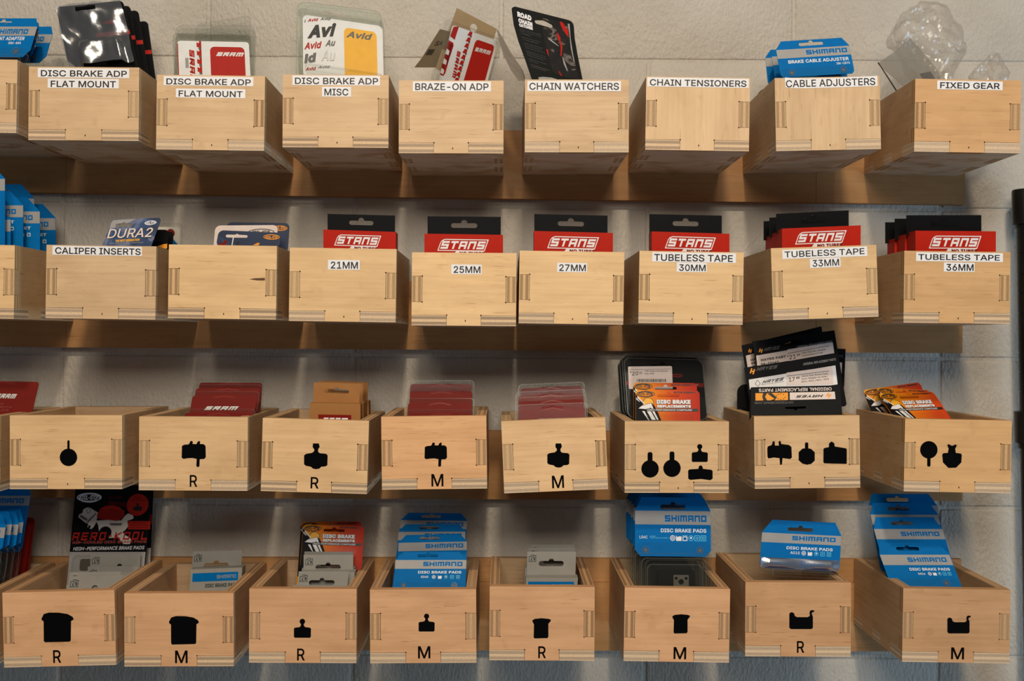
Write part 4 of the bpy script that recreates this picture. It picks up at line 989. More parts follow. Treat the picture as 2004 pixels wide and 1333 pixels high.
o = rrect(0, 0, 1, end, .10, 6); GCASE = clear('greenish_case', (0.86, 0.90, 0.86), 0.08, 0.12, 0.12)
A.body('case_wall', GCASE, [o, [(.30, .13), (.31, .10), (.44, .06), (.57, .08), (.60, .12), (.58, .15), (.44, .12)]], 0.0004); add_outline(A, 'case_edge', RIM, o, .006, 2)
add_outline(A, 'case_edge', RIM, rrect(.1, .035, .99, end-.1, .08), .004, 4); A.flush()
# tilted pack in the BRAZE-ON bin
c4 = conv(810, 0, 7.405)
f = Frame((885.6, 48.6), (974.5, 80), (861.5, 148.6), 1.315, 1.335, 1.34); end = 1.22
root, A = thing('adapter_pack', 'tilted red and white pack in clear case, BRAZE-ON ADP bin', 'adapter pack', None, f, end)
A.body('insert_card', PRWH, [rrect(0, 0, 1, end, .06, 4)], 0.0005)
def pq(nm, m, pts, L=1): A.polypx(nm, m, pts, L, c4)
pq('red_panel', LRED, [(905, 582), (935, 578), (1140, 650), (1160, 675), (1155, 720), (1040, 1160), (724, 1160), (880, 620)])
A.poly('red_panel', LRED, [f.ab(*c4(724, 1160)), f.ab(*c4(1040, 1160)), (.90, end-.1), (.50, end-.1)], 1)
text_quadpts = [c4(890, 680), c4(1120, 742), c4(878, 738)]
(x0, y0), (x1, y1), (x3, y3) = [f.ab(*p) for p in text_quadpts]
for q in stroke_word('SRAM', .3, .28, .3): A.poly('logo', PRWH, [(x0+(x1-x0)*u+(x3-x0)*v, y0+(y1-y0)*u+(y3-y0)*v) for u, v in q], 2)
for t in range(4):   # red strip with white notches at the left, block pattern in the middle
    k = t/4.0; dx, dy = -190*k*1.0, 560*k
    pq('block_pattern', LRED, [(575+dx, 385+dy), (650+dx, 385+dy), (590+dx, 575+dy*1.0), (525+dx, 520+dy)]) if t < 1 else pq('block_pattern', LRED, [(560+dx, 560+dy-90), (625+dx, 590+dy-80), (570+dx, 760+dy-80), (515+dx, 735+dy-90)])
pq('block_pattern', LRED, [(505, 580), (575, 620), (455, 1060), (425, 1100), (380, 1080), (385, 1040)])
for y in range(3): pq('white_notch', PRWH, [(478-y*38, 700+y*140), (515-y*38, 735+y*140), (500-y*38, 798+y*140), (455-y*38, 775+y*140)], 2)
for i in range(9):
    x, y = 820-i*24, 450+i*84
    pq('block_pattern', LRED, [(x-10, y), (x+28, y+18), (x+8, y+78), (x-48, y+58)], 1); pq('block_pattern', DTXT, [(x-6, y+60), (x+18, y+68), (x+10, y+95), (x-12, y+86)], 1)
(x0, y0), (x1, y1), (x3, y3) = [f.ab(*c4(*p)) for p in ((680, 740), (600, 1140), (630, 730))]
for q in stroke_word('SRAM', .3, .28, .2): A.poly('side_lettering', LRED, [(x0+(x1-x0)*u+(x3-x0)*v, y0+(y1-y0)*u+(y3-y0)*v) for u, v in q], 2)
clearbox(A, -.13, -.06, 1.03, end+.03, .02, .08)
for i in range(5): A.rect('case_ridge', RIM, -.12+i*.022, .02, -.114+i*.022, end, 90)
A.flush()
f = Frame((894, 15.5), (972.5, 56.5), (880, 55), 1.36, 1.365, 1.37); end = 1.35
root, A = thing('backing_card', 'brown card with a punched hole behind the tilted pack, BRAZE-ON ADP bin', 'card', None, f, end)
A.body('card', KRAFT2 if 'KRAFT2' in globals() else mat('dull_card', (150, 128, 96), 0.75), [[(0, 0), (1, 0), (1.02, .35), (.95, end), (.0, end)], circ_pts(.50, .21, .085, 10)], 0.0006); A.flush()
f = Frame((861, 57), (890, 57), (825, 114), 1.36, 1.375); 
root, A = thing('barcode_card', 'dark card with a barcode peeking out left of the tilted pack', 'card', None, f, 2.6)
A.body('card', mat('drab_card', (112, 98, 76), 0.7), [[(0, 0), (1.4, .3), (1.6, 2.6), (-.1, 2.6), (0, 2.0)]], 0.0006)
for i in range(9): A.rect('barcode', INK, .10+i*.05, 1.35, .12+i*.05+(i % 3)*.01, 1.75, 1)
A.text('lettering', INK, 'SA', (.3, .8, .8, 1.1), 1); A.flush()

# curled grey plastic strip hanging between two bins
def curved_strip(name, label, cat, path, width_m, d0, d1, m, seed=1, thick_m=0.0006):
    """path = pixels down the middle; built as a thin solid ribbon with creases"""
    rnd = random.Random(seed); root = empty(name, S(path[-1][0], path[-1][1], d1)); tag(root, label, cat)
    inv = root.matrix_basis = Matrix.Translation(root.location); inv = inv.inverted()
    n = len(path); V = []; Fc = []; cols = 7
    for i, (x, y, w) in enumerate(path):
        d = d0+(d1-d0)*i/(n-1)
        for j in range(cols):
            u = j/(cols-1)-.5; V.append(inv @ (S(x+u*w, y+abs(u)*3, d+u*width_m+rnd.uniform(-.0022, .0022))))
    for i in range(n-1):
        for j in range(cols-1): a = i*cols+j; Fc.append((a, a+1, a+cols+1, a+cols))
    me = mesh('sheet', V, Fc, [m], smooth=False); o = link('sheet', me, root); md = o.modifiers.new('solid', 'SOLIDIFY'); md.thickness = thick_m
    return root
curved_strip('plastic_strip', 'torn grey plastic strip hanging between BRAZE-ON ADP and CHAIN WATCHERS bins', 'plastic strip',
             [(973, 58, 2), (979, 72, 7), (984, 85, 11), (990, 99, 14), (997, 112, 18), (1004, 124, 20), (1011, 136, 22), (1017, 147, 18), (1021, 157, 12)], .035, 1.33, 1.315,
             mat('grey_film', (128, 116, 104), 0.35), 3)

# ---------------------------------------------------------------- road chain catcher card, bent
c5 = conv(990, 0, 8.33)
f = Frame((1002.5, 10.5), (1124, 44.5), (1042, 155), 1.335, 1.30, 1.35); end = floor_end('14', f, .006)
root, A = thing('chain_catcher_card', 'black bent card reading ROAD CHAIN CATCHER above CHAIN WATCHERS bin', 'card', None, f, 1.0)
f.TL = f.TL
outl = [f.ab(*c5(x, y)) for x, y in [(100, 175), (96, 140), (118, 115), (150, 106), (1020, 325), (1070, 350), (1100, 395), (1108, 440), (1120, 640), (1160, 900), (1232, 1290), (1260, 1420), (470, 1420), (425, 1290), (330, 1010), (210, 680), (130, 400)]]
hl = [f.ab(*c5(x, y)) for x, y in [(470, 345), (478, 330), (600, 330), (640, 345), (740, 400), (760, 425), (755, 452), (735, 460), (500, 392), (475, 370)]]
A.body('card', mat('chain_card_black', (24, 25, 23), 0.55, .15), [outl, hl], 0.0006)
A.polypx('picture', BIKE, [(600, 300), (1030, 385), (1045, 560), (1065, 800), (1130, 1100), (1180, 1300), (1020, 1280), (800, 1220), (750, 1170), (690, 960), (630, 700), (585, 440), (745, 468), (768, 440), (760, 400), (650, 330), (600, 320)], 1, c5)
A.polypx('red_frame_print', LRED, [(872, 355), (915, 362), (960, 430), (1010, 500), (1020, 615), (990, 590), (930, 500), (890, 420)], 2, c5)
A.polypx('red_print', LRED, [(818, 550), (840, 545), (880, 620), (885, 680), (915, 780), (905, 860), (900, 920), (880, 930), (885, 800), (870, 690), (845, 660)], 2, c5)
A.polypx('red_spot', LRED, [(650, 812), (680, 820), (690, 920), (675, 905)], 2, c5); A.polypx('red_tip', LRED, [(840, 1165), (860, 1175), (905, 1250), (880, 1240)], 2, c5)
A.polypx('grey_print', GREY, [(1005, 390), (1035, 395), (1050, 640), (1080, 860), (1110, 1030), (1095, 1020), (1050, 800), (1030, 560)], 2, c5)
A.polypx('grey_print', GREY, [(680, 610), (700, 630), (760, 680), (860, 765), (840, 760), (740, 690), (690, 650)], 2, c5)
A.polypx('grey_print', GREY, [(910, 930), (930, 960), (1000, 1175), (980, 1160), (930, 1050)], 2, c5)
A.polypx('grey_print', GREY, [(525, 1265), (600, 1258), (740, 1272), (820, 1300), (830, 1340), (540, 1340)], 2, c5)
for t, a, b, c in (('ROAD', (182, 190), (408, 262), (190, 278)), ('CHAIN', (200, 302), (425, 372), (208, 376)), ('CATCHER', (212, 385), (434, 448), (220, 440))):
    text_quad(A, 'lettering', PRWH, t, (a, b, c), 2, c5, 0.05)
for t, a, b, c in (('Precision Chain Catcher attaches', (230, 480), (560, 568), (233, 494)), ('to braze-on and clamp on mounted', (238, 510), (566, 602), (240, 524)), ('front derailleurs', (245, 540), (400, 590), (248, 555)),
                   ('Never drop your chain again and', (262, 610), (552, 690), (265, 625)), ('protect your valuable frame', (275, 645), (525, 715), (278, 660)),
                   ('Precision quality and performance', (290, 705), (595, 795), (293, 720)), ('keep the chain where it belongs', (302, 740), (570, 820), (305, 754)), ('Tested, raced, and trusted by pros', (312, 775), (635, 870), (315, 790)),
                   ('Engineered to guide your chain onto', (330, 835), (640, 930), (333, 850)), ('the small chainring and enhance your', (342, 868), (655, 965), (345, 884)), ('overall drivetrain performance', (352, 902), (615, 985), (355, 917)),
                   ('CNC Machined of Aerospace grade', (375, 960), (655, 1050), (378, 975)), ('Patent Pending', (382, 990), (525, 1040), (385, 1005)),
                   ('Installation instructions', (402, 1050), (700, 1150), (405, 1066)), ('inside this package', (415, 1085), (645, 1160), (418, 1100))):
    text_quad(A, 'small_lettering', DTXT, t, (a, b, c), 2, c5)
made = A.flush()

# ---------------------------------------------------------------- glossy black packs, left FLAT MOUNT bin
def black_pack(key, TL, TR, BL, dt, db, label, group, front=False, foot=0):
    f = fit(key, TL, TR, BL, dt, db); end = floor_end(key, f, foot)
    root, A = thing('black_pack', label, 'adapter pack', group, f, end)
    hole = slot(.33, .115, .63, .165, .04)
    A.body('card', BLACK, [rrect(0, 0, 1, end, .06, 5), hole], 0.0006)
    A.rect('red_band', LRED, .5 if front else .0, .44, .995, .50, 1)
    if front:
        A.text('band_lettering', DTXT, 'BRAKE SYSTEM', (.52, .452, .93, .485), 2); A.ring('red_loop', LRED, .72, .30, .085, .028, 1, .028)
        # glossy blister moulded over the card: a bumpy sheet plus the raised well
        N = 26; vs = []; fs = []
        for i in range(N+1):
            for j in range(N+1):
                a = .012+.976*i/N; b = .02+(min(end, .95)-.02)*j/N
                inwell = (0.24 < a < .84 and b > .60)
                h = 0.0070+(0.009 if inwell else 0)+0.0085*noise.noise(Vector((a*3.2, b*3.2, 2)))+0.0012*noise.noise(Vector((a*11, b*11, 5)))
                vs.append((a, b, h))
        g = A._g('glossy_blister', FOILM); o2 = len(g[0]); g[0] += [f.p(a, b, h) for a, b, h in vs]
        for i in range(N):
            for j in range(N):
                a = .012+.976*(i+.5)/N; b = .02+(min(end, .95)-.02)*(j+.5)/N
                if .33 < a < .63 and .08 < b < .17: continue
                k = o2+i*(N+1)+j; g[1].append((k, k+1, k+N+2, k+N+1))
        A.body('caliper_adapter', RUBB, [[(.47, .64), (.72, .58), (.78, .62), (.80, .9), (.60, .9), (.52, .74)]], 0.004, -0.006)
        A.body('caliper_adapter', SILV, [[(.30, .66), (.50, .62), (.70, .60), (.68, .64), (.48, .68), (.46, .72), (.30, .76)]], 0.003, -0.006)
    made = A.flush()
    if front:
        for p in made['glossy_blister'].data.polygons: p.use_smooth = True
gp = 'glossy black packs in the left FLAT MOUNT bin'
black_pack('10', (109.5, 14), (240.5, 1), (133.5, 125), 1.325, 1.31, 'front black pack in glossy silvery plastic, left FLAT MOUNT bin', gp, True)
black_pack('10', (122, 20), (254.5, 11), (140, 130), 1.352, 1.343, 'second black pack, a dark edge right of the glossy one', gp)
black_pack('10', (138, 30), (270.5, 20), (155, 140), 1.378, 1.37, 'third black pack from the front, left FLAT MOUNT bin', gp)
black_pack('10', (160, 50), (289, 41), (173, 150), 1.405, 1.397, 'rearmost black pack, farthest right, left FLAT MOUNT bin', gp, foot=.006)
f = Frame((100, 113), (150, 113), (100, 135), 1.296)
root, A = thing('plastic_scrap', 'crumpled bit of clear plastic at the rim of the left FLAT MOUNT bin', 'plastic scrap', None, f, .5)
A.body('sheet', GBAG, [[(.02, .08), (.35, 0), (.62, .12), (.9, .3), (1, .5), (.1, .5), (.06, .3)]], 0.0005); A.body('sheet', GBAG, [[(.35, .0), (.5, .2), (.45, .5), (.1, .5)]], 0.0005, -0.002); A.flush()

# ---------------------------------------------------------------- caliper inserts and next bin
f = fit('20', (221, 430), (318, 426), (202, 480), 1.318, 1.302); end = floor_end('20', f)
c6 = conv(190, 410, 9.543)
root, A = thing('pad_card', 'blue mountain-print card reading DURA2, slanting left, CALIPER INSERTS bin', 'brake pads', None, f, end)
A.body('card', MOUNT, [[f.ab(*c6(x, y)) for x, y in [(255, 250), (275, 215), (310, 195), (350, 185), (1140, 155), (1170, 162), (1185, 185), (1183, 215)]]+[(.985, end), (.0, end)], [f.ab(*c6(x, y)) for x, y in [(352, 315), (360, 275), (480, 262), (500, 240), (525, 235), (545, 262), (655, 262), (665, 275), (650, 315), (450, 330), (365, 328)]]], 0.0006)
A.polypx('pale_print', GREY, [(300, 205), (480, 192), (740, 178), (560, 262), (540, 258), (520, 238), (500, 240), (480, 258), (360, 272), (345, 320), (350, 345), (232, 362), (262, 260)], 1, c6)
A.ring('oval_badge', PRWH, *f.ab(*c6(998, 250)), .12, .014, 1, .046); text_quad(A, 'badge_lettering', PRWH, 'KOOL-STOP', ((905, 232), (1095, 218), (905, 280)), 1, c6, .03)
text_quad(A, 'letter_shadow', INK, 'DURA2', ((250, 376), (1066, 350), (192, 556)), 1, c6, 0, 0.0); text_quad(A, 'lettering', PAPER, 'DURA2', ((240, 368), (1060, 340), (184, 545)), 2, c6, 0.0, 0.0)
text_quad(A, 'yellow_lettering', YEL, 'THE NEXT GENERATION', ((348, 568), (795, 545), (340, 612)), 2, c6, .03, .2)
text_quad(A, 'pale_lettering', GREY, 'of All-Weather, High-Performance', ((235, 625), (862, 602), (228, 655)), 2, c6, 0, .1); A.flush()
def plain_card(key, TL, TR, BL, d, label, group, m, cat='card', r=.08, name='pad_card', hole=None, th=.0006, bend=None):
    f = Frame(TL, TR, BL, d); end = bend or floor_end(key, f); root, A = thing(name, label, cat, group, f, end)
    A.body('card', m, [rrect(0, 0, 1, end, r, 5)]+([hole] if hole else []), th); return root, A, f, end
r_, A, f, e = plain_card('20', (230, 449.5), (330, 449.5), (228, 480), 1.345, 'black card right of the mountain-print card, CALIPER INSERTS bin', None, BLACK)
A.polypx('amber_print', OUTL, [(1120, 690), (1230, 652), (1310, 640), (1310, 720), (1290, 735)], 1, c6); A.flush()
r_, A, f, e = plain_card('20', (244, 453), (340, 453), (242, 480), 1.362, 'second black card, a dark edge behind the first, CALIPER INSERTS bin', None, BLACK); A.flush()
r_, A, f, e = plain_card('20', (258, 443.5), (353, 444.5), (257, 480), 1.395, 'pale grey card in clear plastic at the back, CALIPER INSERTS bin', None, INNER)
A.circ('red_dot', DRED, .80, .13, .09, 1); A.poly('blue_print', BLUE, [(.70, .45), (.80, .18), (.96, .36), (.96, .6), (.7, .6)], 1)
add_outline(A, 'blister_edge', RIM, rrect(-.05, -.07, 1.06, e, .08), .012, 6); A.rect('blister_sheet', CLEAR, -.05, -.07, 1.06, e, 5, .08); A.flush()
c7 = conv(400, 420, 10.02)
r_, A, f, e = plain_card('21', (428, 450.5), (550.7, 455.5), (423, 480), 1.31, 'front dark blue sky-print card in the unlabelled bin', 'cards in the unlabelled bin', SKYP,
                         hole=[Frame((428, 450.5), (550.7, 455.5), (423, 480), 1.31).ab(*c7(x, y)) for x, y in [(420, 400), (450, 392), (600, 395), (640, 375), (680, 395), (835, 405), (850, 430), (830, 455), (450, 450), (420, 435)]])
A.ring('oval_badge', OUTL, *f.ab(*c7(1318, 440)), .13, .012, 1, .042); text_quad(A, 'badge_lettering', OUTL, 'KOOL-STOP', ((1200, 415), (1440, 418), (1200, 468)), 1, c7, .03)
A.polypx('white_streak', PRWH, [(560, 440), (580, 440), (550, 610), (532, 610)], 1, c7); A.polypx('rider', DRED, [(270, 600), (330, 550), (375, 560), (390, 510), (440, 500), (440, 545), (400, 600)], 1, c7)
A.polypx('rider', INK, [(615, 545), (640, 530), (690, 545), (670, 600), (630, 600)], 1, c7); A.polypx('rider', OUTL, [(950, 600), (1000, 575), (1040, 555), (1090, 560), (1060, 605)], 1, c7); A.flush()
r_, A, f, e = plain_card('21', (421.5, 441.5), (544, 440.5), (418, 480), 1.335, 'pale card with black oval badge in the unlabelled bin', 'cards in the unlabelled bin', PAPER)
A.ring('oval_badge', INK, .74, .115, .215, .012, 1, .058); A.text('badge_lettering', INK, 'KOOL-STOP', (.60, .085, .88, .135), 1, .03); A.flush()
r_, A, f, e = plain_card('21', (444, 434.8), (567, 436.5), (441, 480), 1.375, 'rear dark blue sky-print card in the unlabelled bin', 'cards in the unlabelled bin', SKYP)
A.ring('oval_badge', OUTL, .85, .085, .12, .012, 1, .042); A.text('badge_lettering', OUTL, 'KOOL-STOP', (.76, .06, .95, .108), 1, .03); A.flush()

# ---------------------------------------------------------------- kraft cartons, necked R bin
for i, (x0, x1, y, d) in enumerate([(606, 705.3, 788.5, 1.302), (613, 711, 786.5, 1.327), (618.5, 714.5, 785, 1.352), (625.5, 721.5, 783.5, 1.377)]):
    f = Frame((x0, y), (x1, y+1.8), (x0, 822), d); end = floor_end('32', f)
    root, A = thing('kraft_carton', ['front', 'second', 'third', 'rearmost'][i]+' brown kraft carton in the necked-symbol R bin', 'carton', 'brown kraft cartons', f, end)
    A.body('carton_body', KRAFT, [[(0, 0), (1, 0), (1, end), (0, end)]], .020)
    if i == 0: A.rect('red_label', DRED, .17, .225, .82, min(end, .5), 1); A.word('logo', PRWH, 'SRAM', (.24, .285, .76, .40), 2, .3, .45)
    A.flush()
    ty = [748.6, 747.4, 745.8, 744.5][i]
    f2 = Frame((x0+8, ty), (x1-1, ty+3.6), (x0+7, y), d+.016); A = Art(f2, root)
    e2 = f2.b_at_z(f.p(0, 0).z-.003)
    A.body('hang_flap', KRAFT, [[(0, 0), (1, 0), (1, e2), (0, e2)], slot(.23, .125, .77, .215, .05)], 0.0006); A.flush()

# ---------------------------------------------------------------- price-tagged black packs, four-symbol bin
c8 = conv(1205, 690, 9.52)
for i, (TL, TR, BL, dt, db) in enumerate([((1221.5, 702.3), (1373.5, 706.5), (1230, 819), 1.372, 1.352), ((1217.5, 697), (1369, 700), (1226, 815), 1.385, 1.367), ((1212.5, 700), (1364, 703), (1221, 815), 1.398, 1.382), ((1208.5, 708), (1358, 711), (1215, 815), 1.412, 1.398)]):
    f = fit('35', TL, TR, BL, dt, db); end = floor_end('35', f)
    root, A = thing('black_pack', ['black pack with a white $20 price tag in the four-symbol bin', 'pack with pale clear edge just behind the price-tagged one', 'third black pack from the front in the four-symbol bin', 'rearmost black pack in the four-symbol bin'][i], 'brake pads', 'black pad packs in the four-symbol bin', f, end)
    A.body('card', BLACK, [rrect(0, 0, 1, end, .07, 5), slot(.35, .06, .62, .10, .04)], 0.0006)
    A.body('blister_sheet', CLEAR, [rrect(-.012, -.03 if i == 1 else -.012, 1.012, end, .08, 5)], 0.0004, -0.0025); add_outline(A, 'blister_edge', RIM, rrect(-.012, -.03 if i == 1 else -.012, 1.012, end, .08, 5), .01, 18)
    if i == 0:
        A.rect('red_band', DRED, .0, .29, .995, .34, 1); A.ring('red_loop', DRED, .66, .20, .075, .018, 1, .024); A.text('band_lettering', GREY, 'SYSTEM', (.70, .30, .92, .325), 2)
        A.polypx('price_tag', PAPER, [(225, 285), (245, 275), (1020, 265), (1040, 280), (1050, 690), (1035, 700), (260, 695), (240, 685)], 24, c8)
        text_quad(A, 'price_lettering', INK, '20', ((298, 372), (415, 365), (298, 445)), 26, c8); text_quad(A, 'price_lettering', INK, '00', ((433, 372), (488, 370), (433, 405)), 26, c8)
        text_quad(A, 'price_lettering', INK, '$', ((256, 362), (285, 362), (256, 400)), 26, c8)
        text_quad(A, 'price_lettering', INK, 'TRP Hylex Flat Mount', ((528, 352), (958, 346), (528, 382)), 26, c8); text_quad(A, 'price_lettering', INK, 'Pad, Pair', ((528, 396), (708, 394), (528, 428)), 26, c8)
        A.polypx('price_lettering', DTXT, [(250, 334), (1000, 318), (1000, 324), (250, 341)], 26, c8); A.polypx('price_lettering', INK, [(433, 413), (488, 411), (488, 416), (433, 418)], 26, c8)
        rb = random.Random(4); x = 385
        while x < 915:
            w = rb.choice((5, 8, 14, 20)); A.polypx('barcode', INK, [(x, 510), (x+w, 510), (x+w, 565), (x, 565)], 26, c8); x += w+rb.choice((6, 9, 13))
    A.flush()

# ---------------------------------------------------------------- black packets with labels, three-symbol bin
c9 = conv(1430, 630, 7.016)
def hmark(A, x, y, k, m, cv, ang=.3, L=2):
    for q in ([(-22, -28), (-8, -28), (-8, 28), (-22, 28)], [(8, -28), (22, -28), (22, 28), (8, 28)], [(-10, -6), (10, -6), (10, 8), (-10, 8)]):
        A.polypx('yellow_mark', m, [(x+k*(a*math.cos(ang)-b*math.sin(ang)), y+k*(a*math.sin(ang)+b*math.cos(ang))) for a, b in q], L, cv)
def word_quad(A, name, m, t, q, L, cv, th=.22, slant=.4, gap=.28):
    (x0, y0), (x1, y1), (x3, y3) = [A.f.ab(*cv(*p)) for p in q]
    for pq_ in stroke_word(t, th, gap, slant): A.poly(name, m, [(x0+(x1-x0)*u+(x3-x0)*v, y0+(y1-y0)*u+(y3-y0)*v) for u, v in pq_], L)
def hayes(TL, TR, BL, d, db, label, bend):
    f = Frame(TL, TR, BL, d, db); root, A = thing('black_packet', label, 'brake pads', 'leaning black packets in the three-symbol bin', f, bend); return root, A, f
root, A, f = hayes((1451.4, 676), (1607.5, 638.6), (1472, 800), 1.385, 1.375, 'rearmost tilted black packet, its corner rising highest', .86)
A.body('card', BLACK, [[(0, 0), (1, 0), (1, .86), (0, .86)], slot(.47, .08, .6, .11, .02)], .0015); hmark(A, 265, 400, .9, OUTL, c9)
A.polypx('white_label', PAPER, [(208, 466), (340, 430), (355, 595), (232, 628)], 1, c9); text_quad(A, 'lettering', INK, 'HA', ((270, 512), (345, 492), (274, 545)), 2, c9, .03); text_quad(A, 'lettering', INK, '98', ((276, 560), (340, 545), (280, 592)), 2, c9, .03); A.flush()
root, A, f = hayes((1472.5, 668), (1633, 646.4), (1488, 770), 1.366, 1.356, 'tilted black packet with HAYES part label and 21.99 price', .90)
A.body('card', BLACK, [[(0, 0), (1, 0), (1, .90), (0, .90)], [f.ab(*c9(x, y)) for x, y in [(728, 320), (745, 298), (800, 280), (845, 246), (900, 250), (925, 262), (985, 252), (993, 275), (970, 292), (740, 332)]]], .0015)
hmark(A, 412, 396, 1.0, OUTL, c9); word_quad(A, 'faint_logo', DTXT, 'HAYES', ((460, 362), (680, 325), (450, 408)), 1, c9)
A.polypx('white_label', PAPER, [(350, 465), (1400, 285), (1418, 432), (365, 608)], 1, c9); text_quad(A, 'lettering', INK, 'HAYES PART N', ((412, 512), (812, 450), (416, 545)), 2, c9, .035); text_quad(A, 'lettering', INK, '98-23642', ((414, 572), (655, 535), (418, 605)), 2, c9, .035)
text_quad(A, 'pale_lettering', GREY, 'ORIGINAL REPLACEMENT PARTS', ((912, 333), (1393, 255), (914, 358)), 1, c9)
A.polypx('price_tag', PAPER, [(775, 382), (1385, 280), (1405, 432), (795, 540)], 3, c9); text_quad(A, 'price_lettering', INK, '21', ((800, 460), (888, 445), (804, 520)), 4, c9); text_quad(A, 'price_lettering', INK, '99', ((905, 445), (948, 438), (908, 475)), 4, c9, .02)
text_quad(A, 'price_lettering', INK, 'Disc Pad Set, Stroker', ((975, 420), (1300, 368), (978, 445)), 4, c9); text_quad(A, 'price_lettering', INK, 'Gram/Carbon/Trail -', ((978, 458), (1282, 405), (981, 483)), 4, c9)
A.polypx('price_lettering', INK, [(780, 434), (1345, 328), (1346, 334), (781, 440)], 4, c9); A.flush()
root, A, f = hayes((1457, 719.5), (1637, 693), (1472, 812), 1.345, 1.335, 'black packet with white logo label and 17.85 price tag', .56)
A.body('card', BLACK, [[(0, 0), (1, 0), (1, .56), (0, .56)]], .0015)
hmark(A, 297, 680, 1.3, OUTL, c9); word_quad(A, 'faint_logo', DTXT, 'HAYES', ((360, 630), (650, 592), (350, 675)), 1, c9)
text_quad(A, 'pale_lettering', GREY, 'ORIGINAL REPLACEMENT PARTS', ((994, 568), (1440, 498), (997, 600)), 1, c9)
A.polypx('white_label', PRWH, [(248, 795), (1435, 600), (1462, 860), (1200, 900), (262, 930)], 1, c9); word_quad(A, 'logo', INK, 'HAYES', ((440, 808), (738, 762), (425, 850)), 2, c9, .26)
text_quad(A, 'lettering', DTXT, 'BICYCLE GROUP', ((420, 858), (728, 812), (422, 872)), 2, c9); add_outline(A, 'lettering', INK, [f.ab(*c9(x, y)) for x, y in [(332, 850), (368, 795), (408, 850), (375, 895)]], .006, 2)
A.polypx('price_tag', PAPER, [(765, 700), (1395, 615), (1405, 860), (765, 872)], 3, c9); text_quad(A, 'price_lettering', INK, '17', ((795, 768), (876, 760), (798, 825)), 4, c9); text_quad(A, 'price_lettering', INK, '85', ((896, 758), (942, 752), (898, 788)), 4, c9, .02)
for k, (t, xe) in enumerate((('Hayes Disc Brake Pads', 1330), ('Semi-Metallic for Sole /', 1328), ('MX2 / MX3 / MX4 / MX5', 1342))):
    text_quad(A, 'price_lettering', INK, t, ((968, 738+k*38), (xe, 702+k*36), (970, 764+k*38)), 4, c9)
A.polypx('price_lettering', INK, [(766, 745), (1346, 674), (1347, 680), (767, 751)], 4, c9); A.flush()
root, A, f = hayes((1470, 758), (1643.5, 754), (1469.3, 813.5), 1.300, 1.285, 'front black packet with upside-down lettering and yellow rotor print', .325)
A.body('card', mat('packet_black', (18, 19, 20), .5, .1), [[(0, 0), (1, 0), (1.02, .325), (0, .325)], [f.ab(*c9(x, y)) for x, y in [(740, 1170), (1020, 1160), (1030, 1180), (1010, 1190), (915, 1195), (885, 1220), (850, 1198), (750, 1195)]]], .010)
def tq(name, m, t, q, L, bold=0): 
    (x0, y0), (x1, y1), (x3, y3) = [A.f.ab(*c9(*p)) for p in q]; vs, fs = text_geo(t, bold, 0)
    A.add(name, m, [(x0+(x1-x0)*(1-u)+(x3-x0)*(1-v), y0+(y1-y0)*(1-u)+(y3-y0)*(1-v)) for u, v in vs], fs, L)
tq('lettering', PAPER, 'ORIGINAL REPLACEMENT PARTS', ((385, 920), (1383, 898), (387, 966)), 1, .01); tq('faint_lettering', DTXT, 'HAYESDISCBRAKE.COM', ((330, 1100), (852, 1092), (331, 1132)), 1)
A.polypx('yellow_block', OUTL, [(338, 982), (785, 972), (786, 1076), (340, 1084)], 1, c9); A.polypx('white_block', PAPER, [(808, 972), (1424, 960), (1432, 1062), (808, 1074)], 1, c9)
(x0, y0), (x1, y1), (x3, y3) = [A.f.ab(*c9(*p)) for p in ((885, 1012), (1268, 1002), (888, 1045))]
for q in stroke_word('HAYES', .26, .28, .5): A.poly('logo', INK, [(x0+(x1-x0)*(1-u)+(x3-x0)*(1-v), y0+(y1-y0)*(1-u)+(y3-y0)*(1-v)) for u, v in q], 2)
hmark(A, 1340, 1012, 1.1, OUTL, c9, .6)
rr = []
for cx_, cy_, r_, a0, a1 in ((690, 1030, 240, 155, 205),):
    pass
A.polypx('rotor_print', INK, [(470, 978), (500, 978), (470, 1030), (500, 1082), (445, 1082), (432, 1030), (445, 978)], 2, c9); A.polypx('rotor_print', INK, [(500, 985), (560, 978), (630, 1040), (600, 1082), (540, 1082), (600, 1060)], 2, c9)
for k in range(9):
    t = math.radians(20+k*36); A.polypx('rotor_print', INK, [(685+62*math.cos(t)-6, 1028+40*math.sin(t)-6), (685+62*math.cos(t)+6, 1028+40*math.sin(t)-6), (685+62*math.cos(t)+6, 1028+40*math.sin(t)+6), (685+62*math.cos(t)-6, 1028+40*math.sin(t)+6)], 2, c9)
A.flush()
r_, A, f, e = plain_card('36', (1610, 681), (1655, 683), (1607, 760), 1.418, 'black packet edge sticking out right, behind the leaning packets', None, BLACK, 'brake pads', .02, 'black_packet', bend=1.65)
A.rect('white_label', PAPER, .55, .60, .86, 1.2, 1); A.text('pale_lettering', DTXT, 'PARTS', (.5, .27, .88, .38), 1); A.flush()
r_, A, f, e = plain_card('36', (1442.5, 752), (1478, 752), (1442.5, 806), 1.40, 'rounded black pack at the left rear of the three-symbol bin', None, RUBB, 'pack', .45, 'black_pack', bend=1.75); A.flush()
r_, A, f, e = plain_card('16', (1481, 172), (1530, 172), (1481, 196), 1.418, 'rounded black disc edge left of the CABLE ADJUSTERS bin', None, RUBB, 'pack', .45, 'black_pack', bend=.9); A.flush()

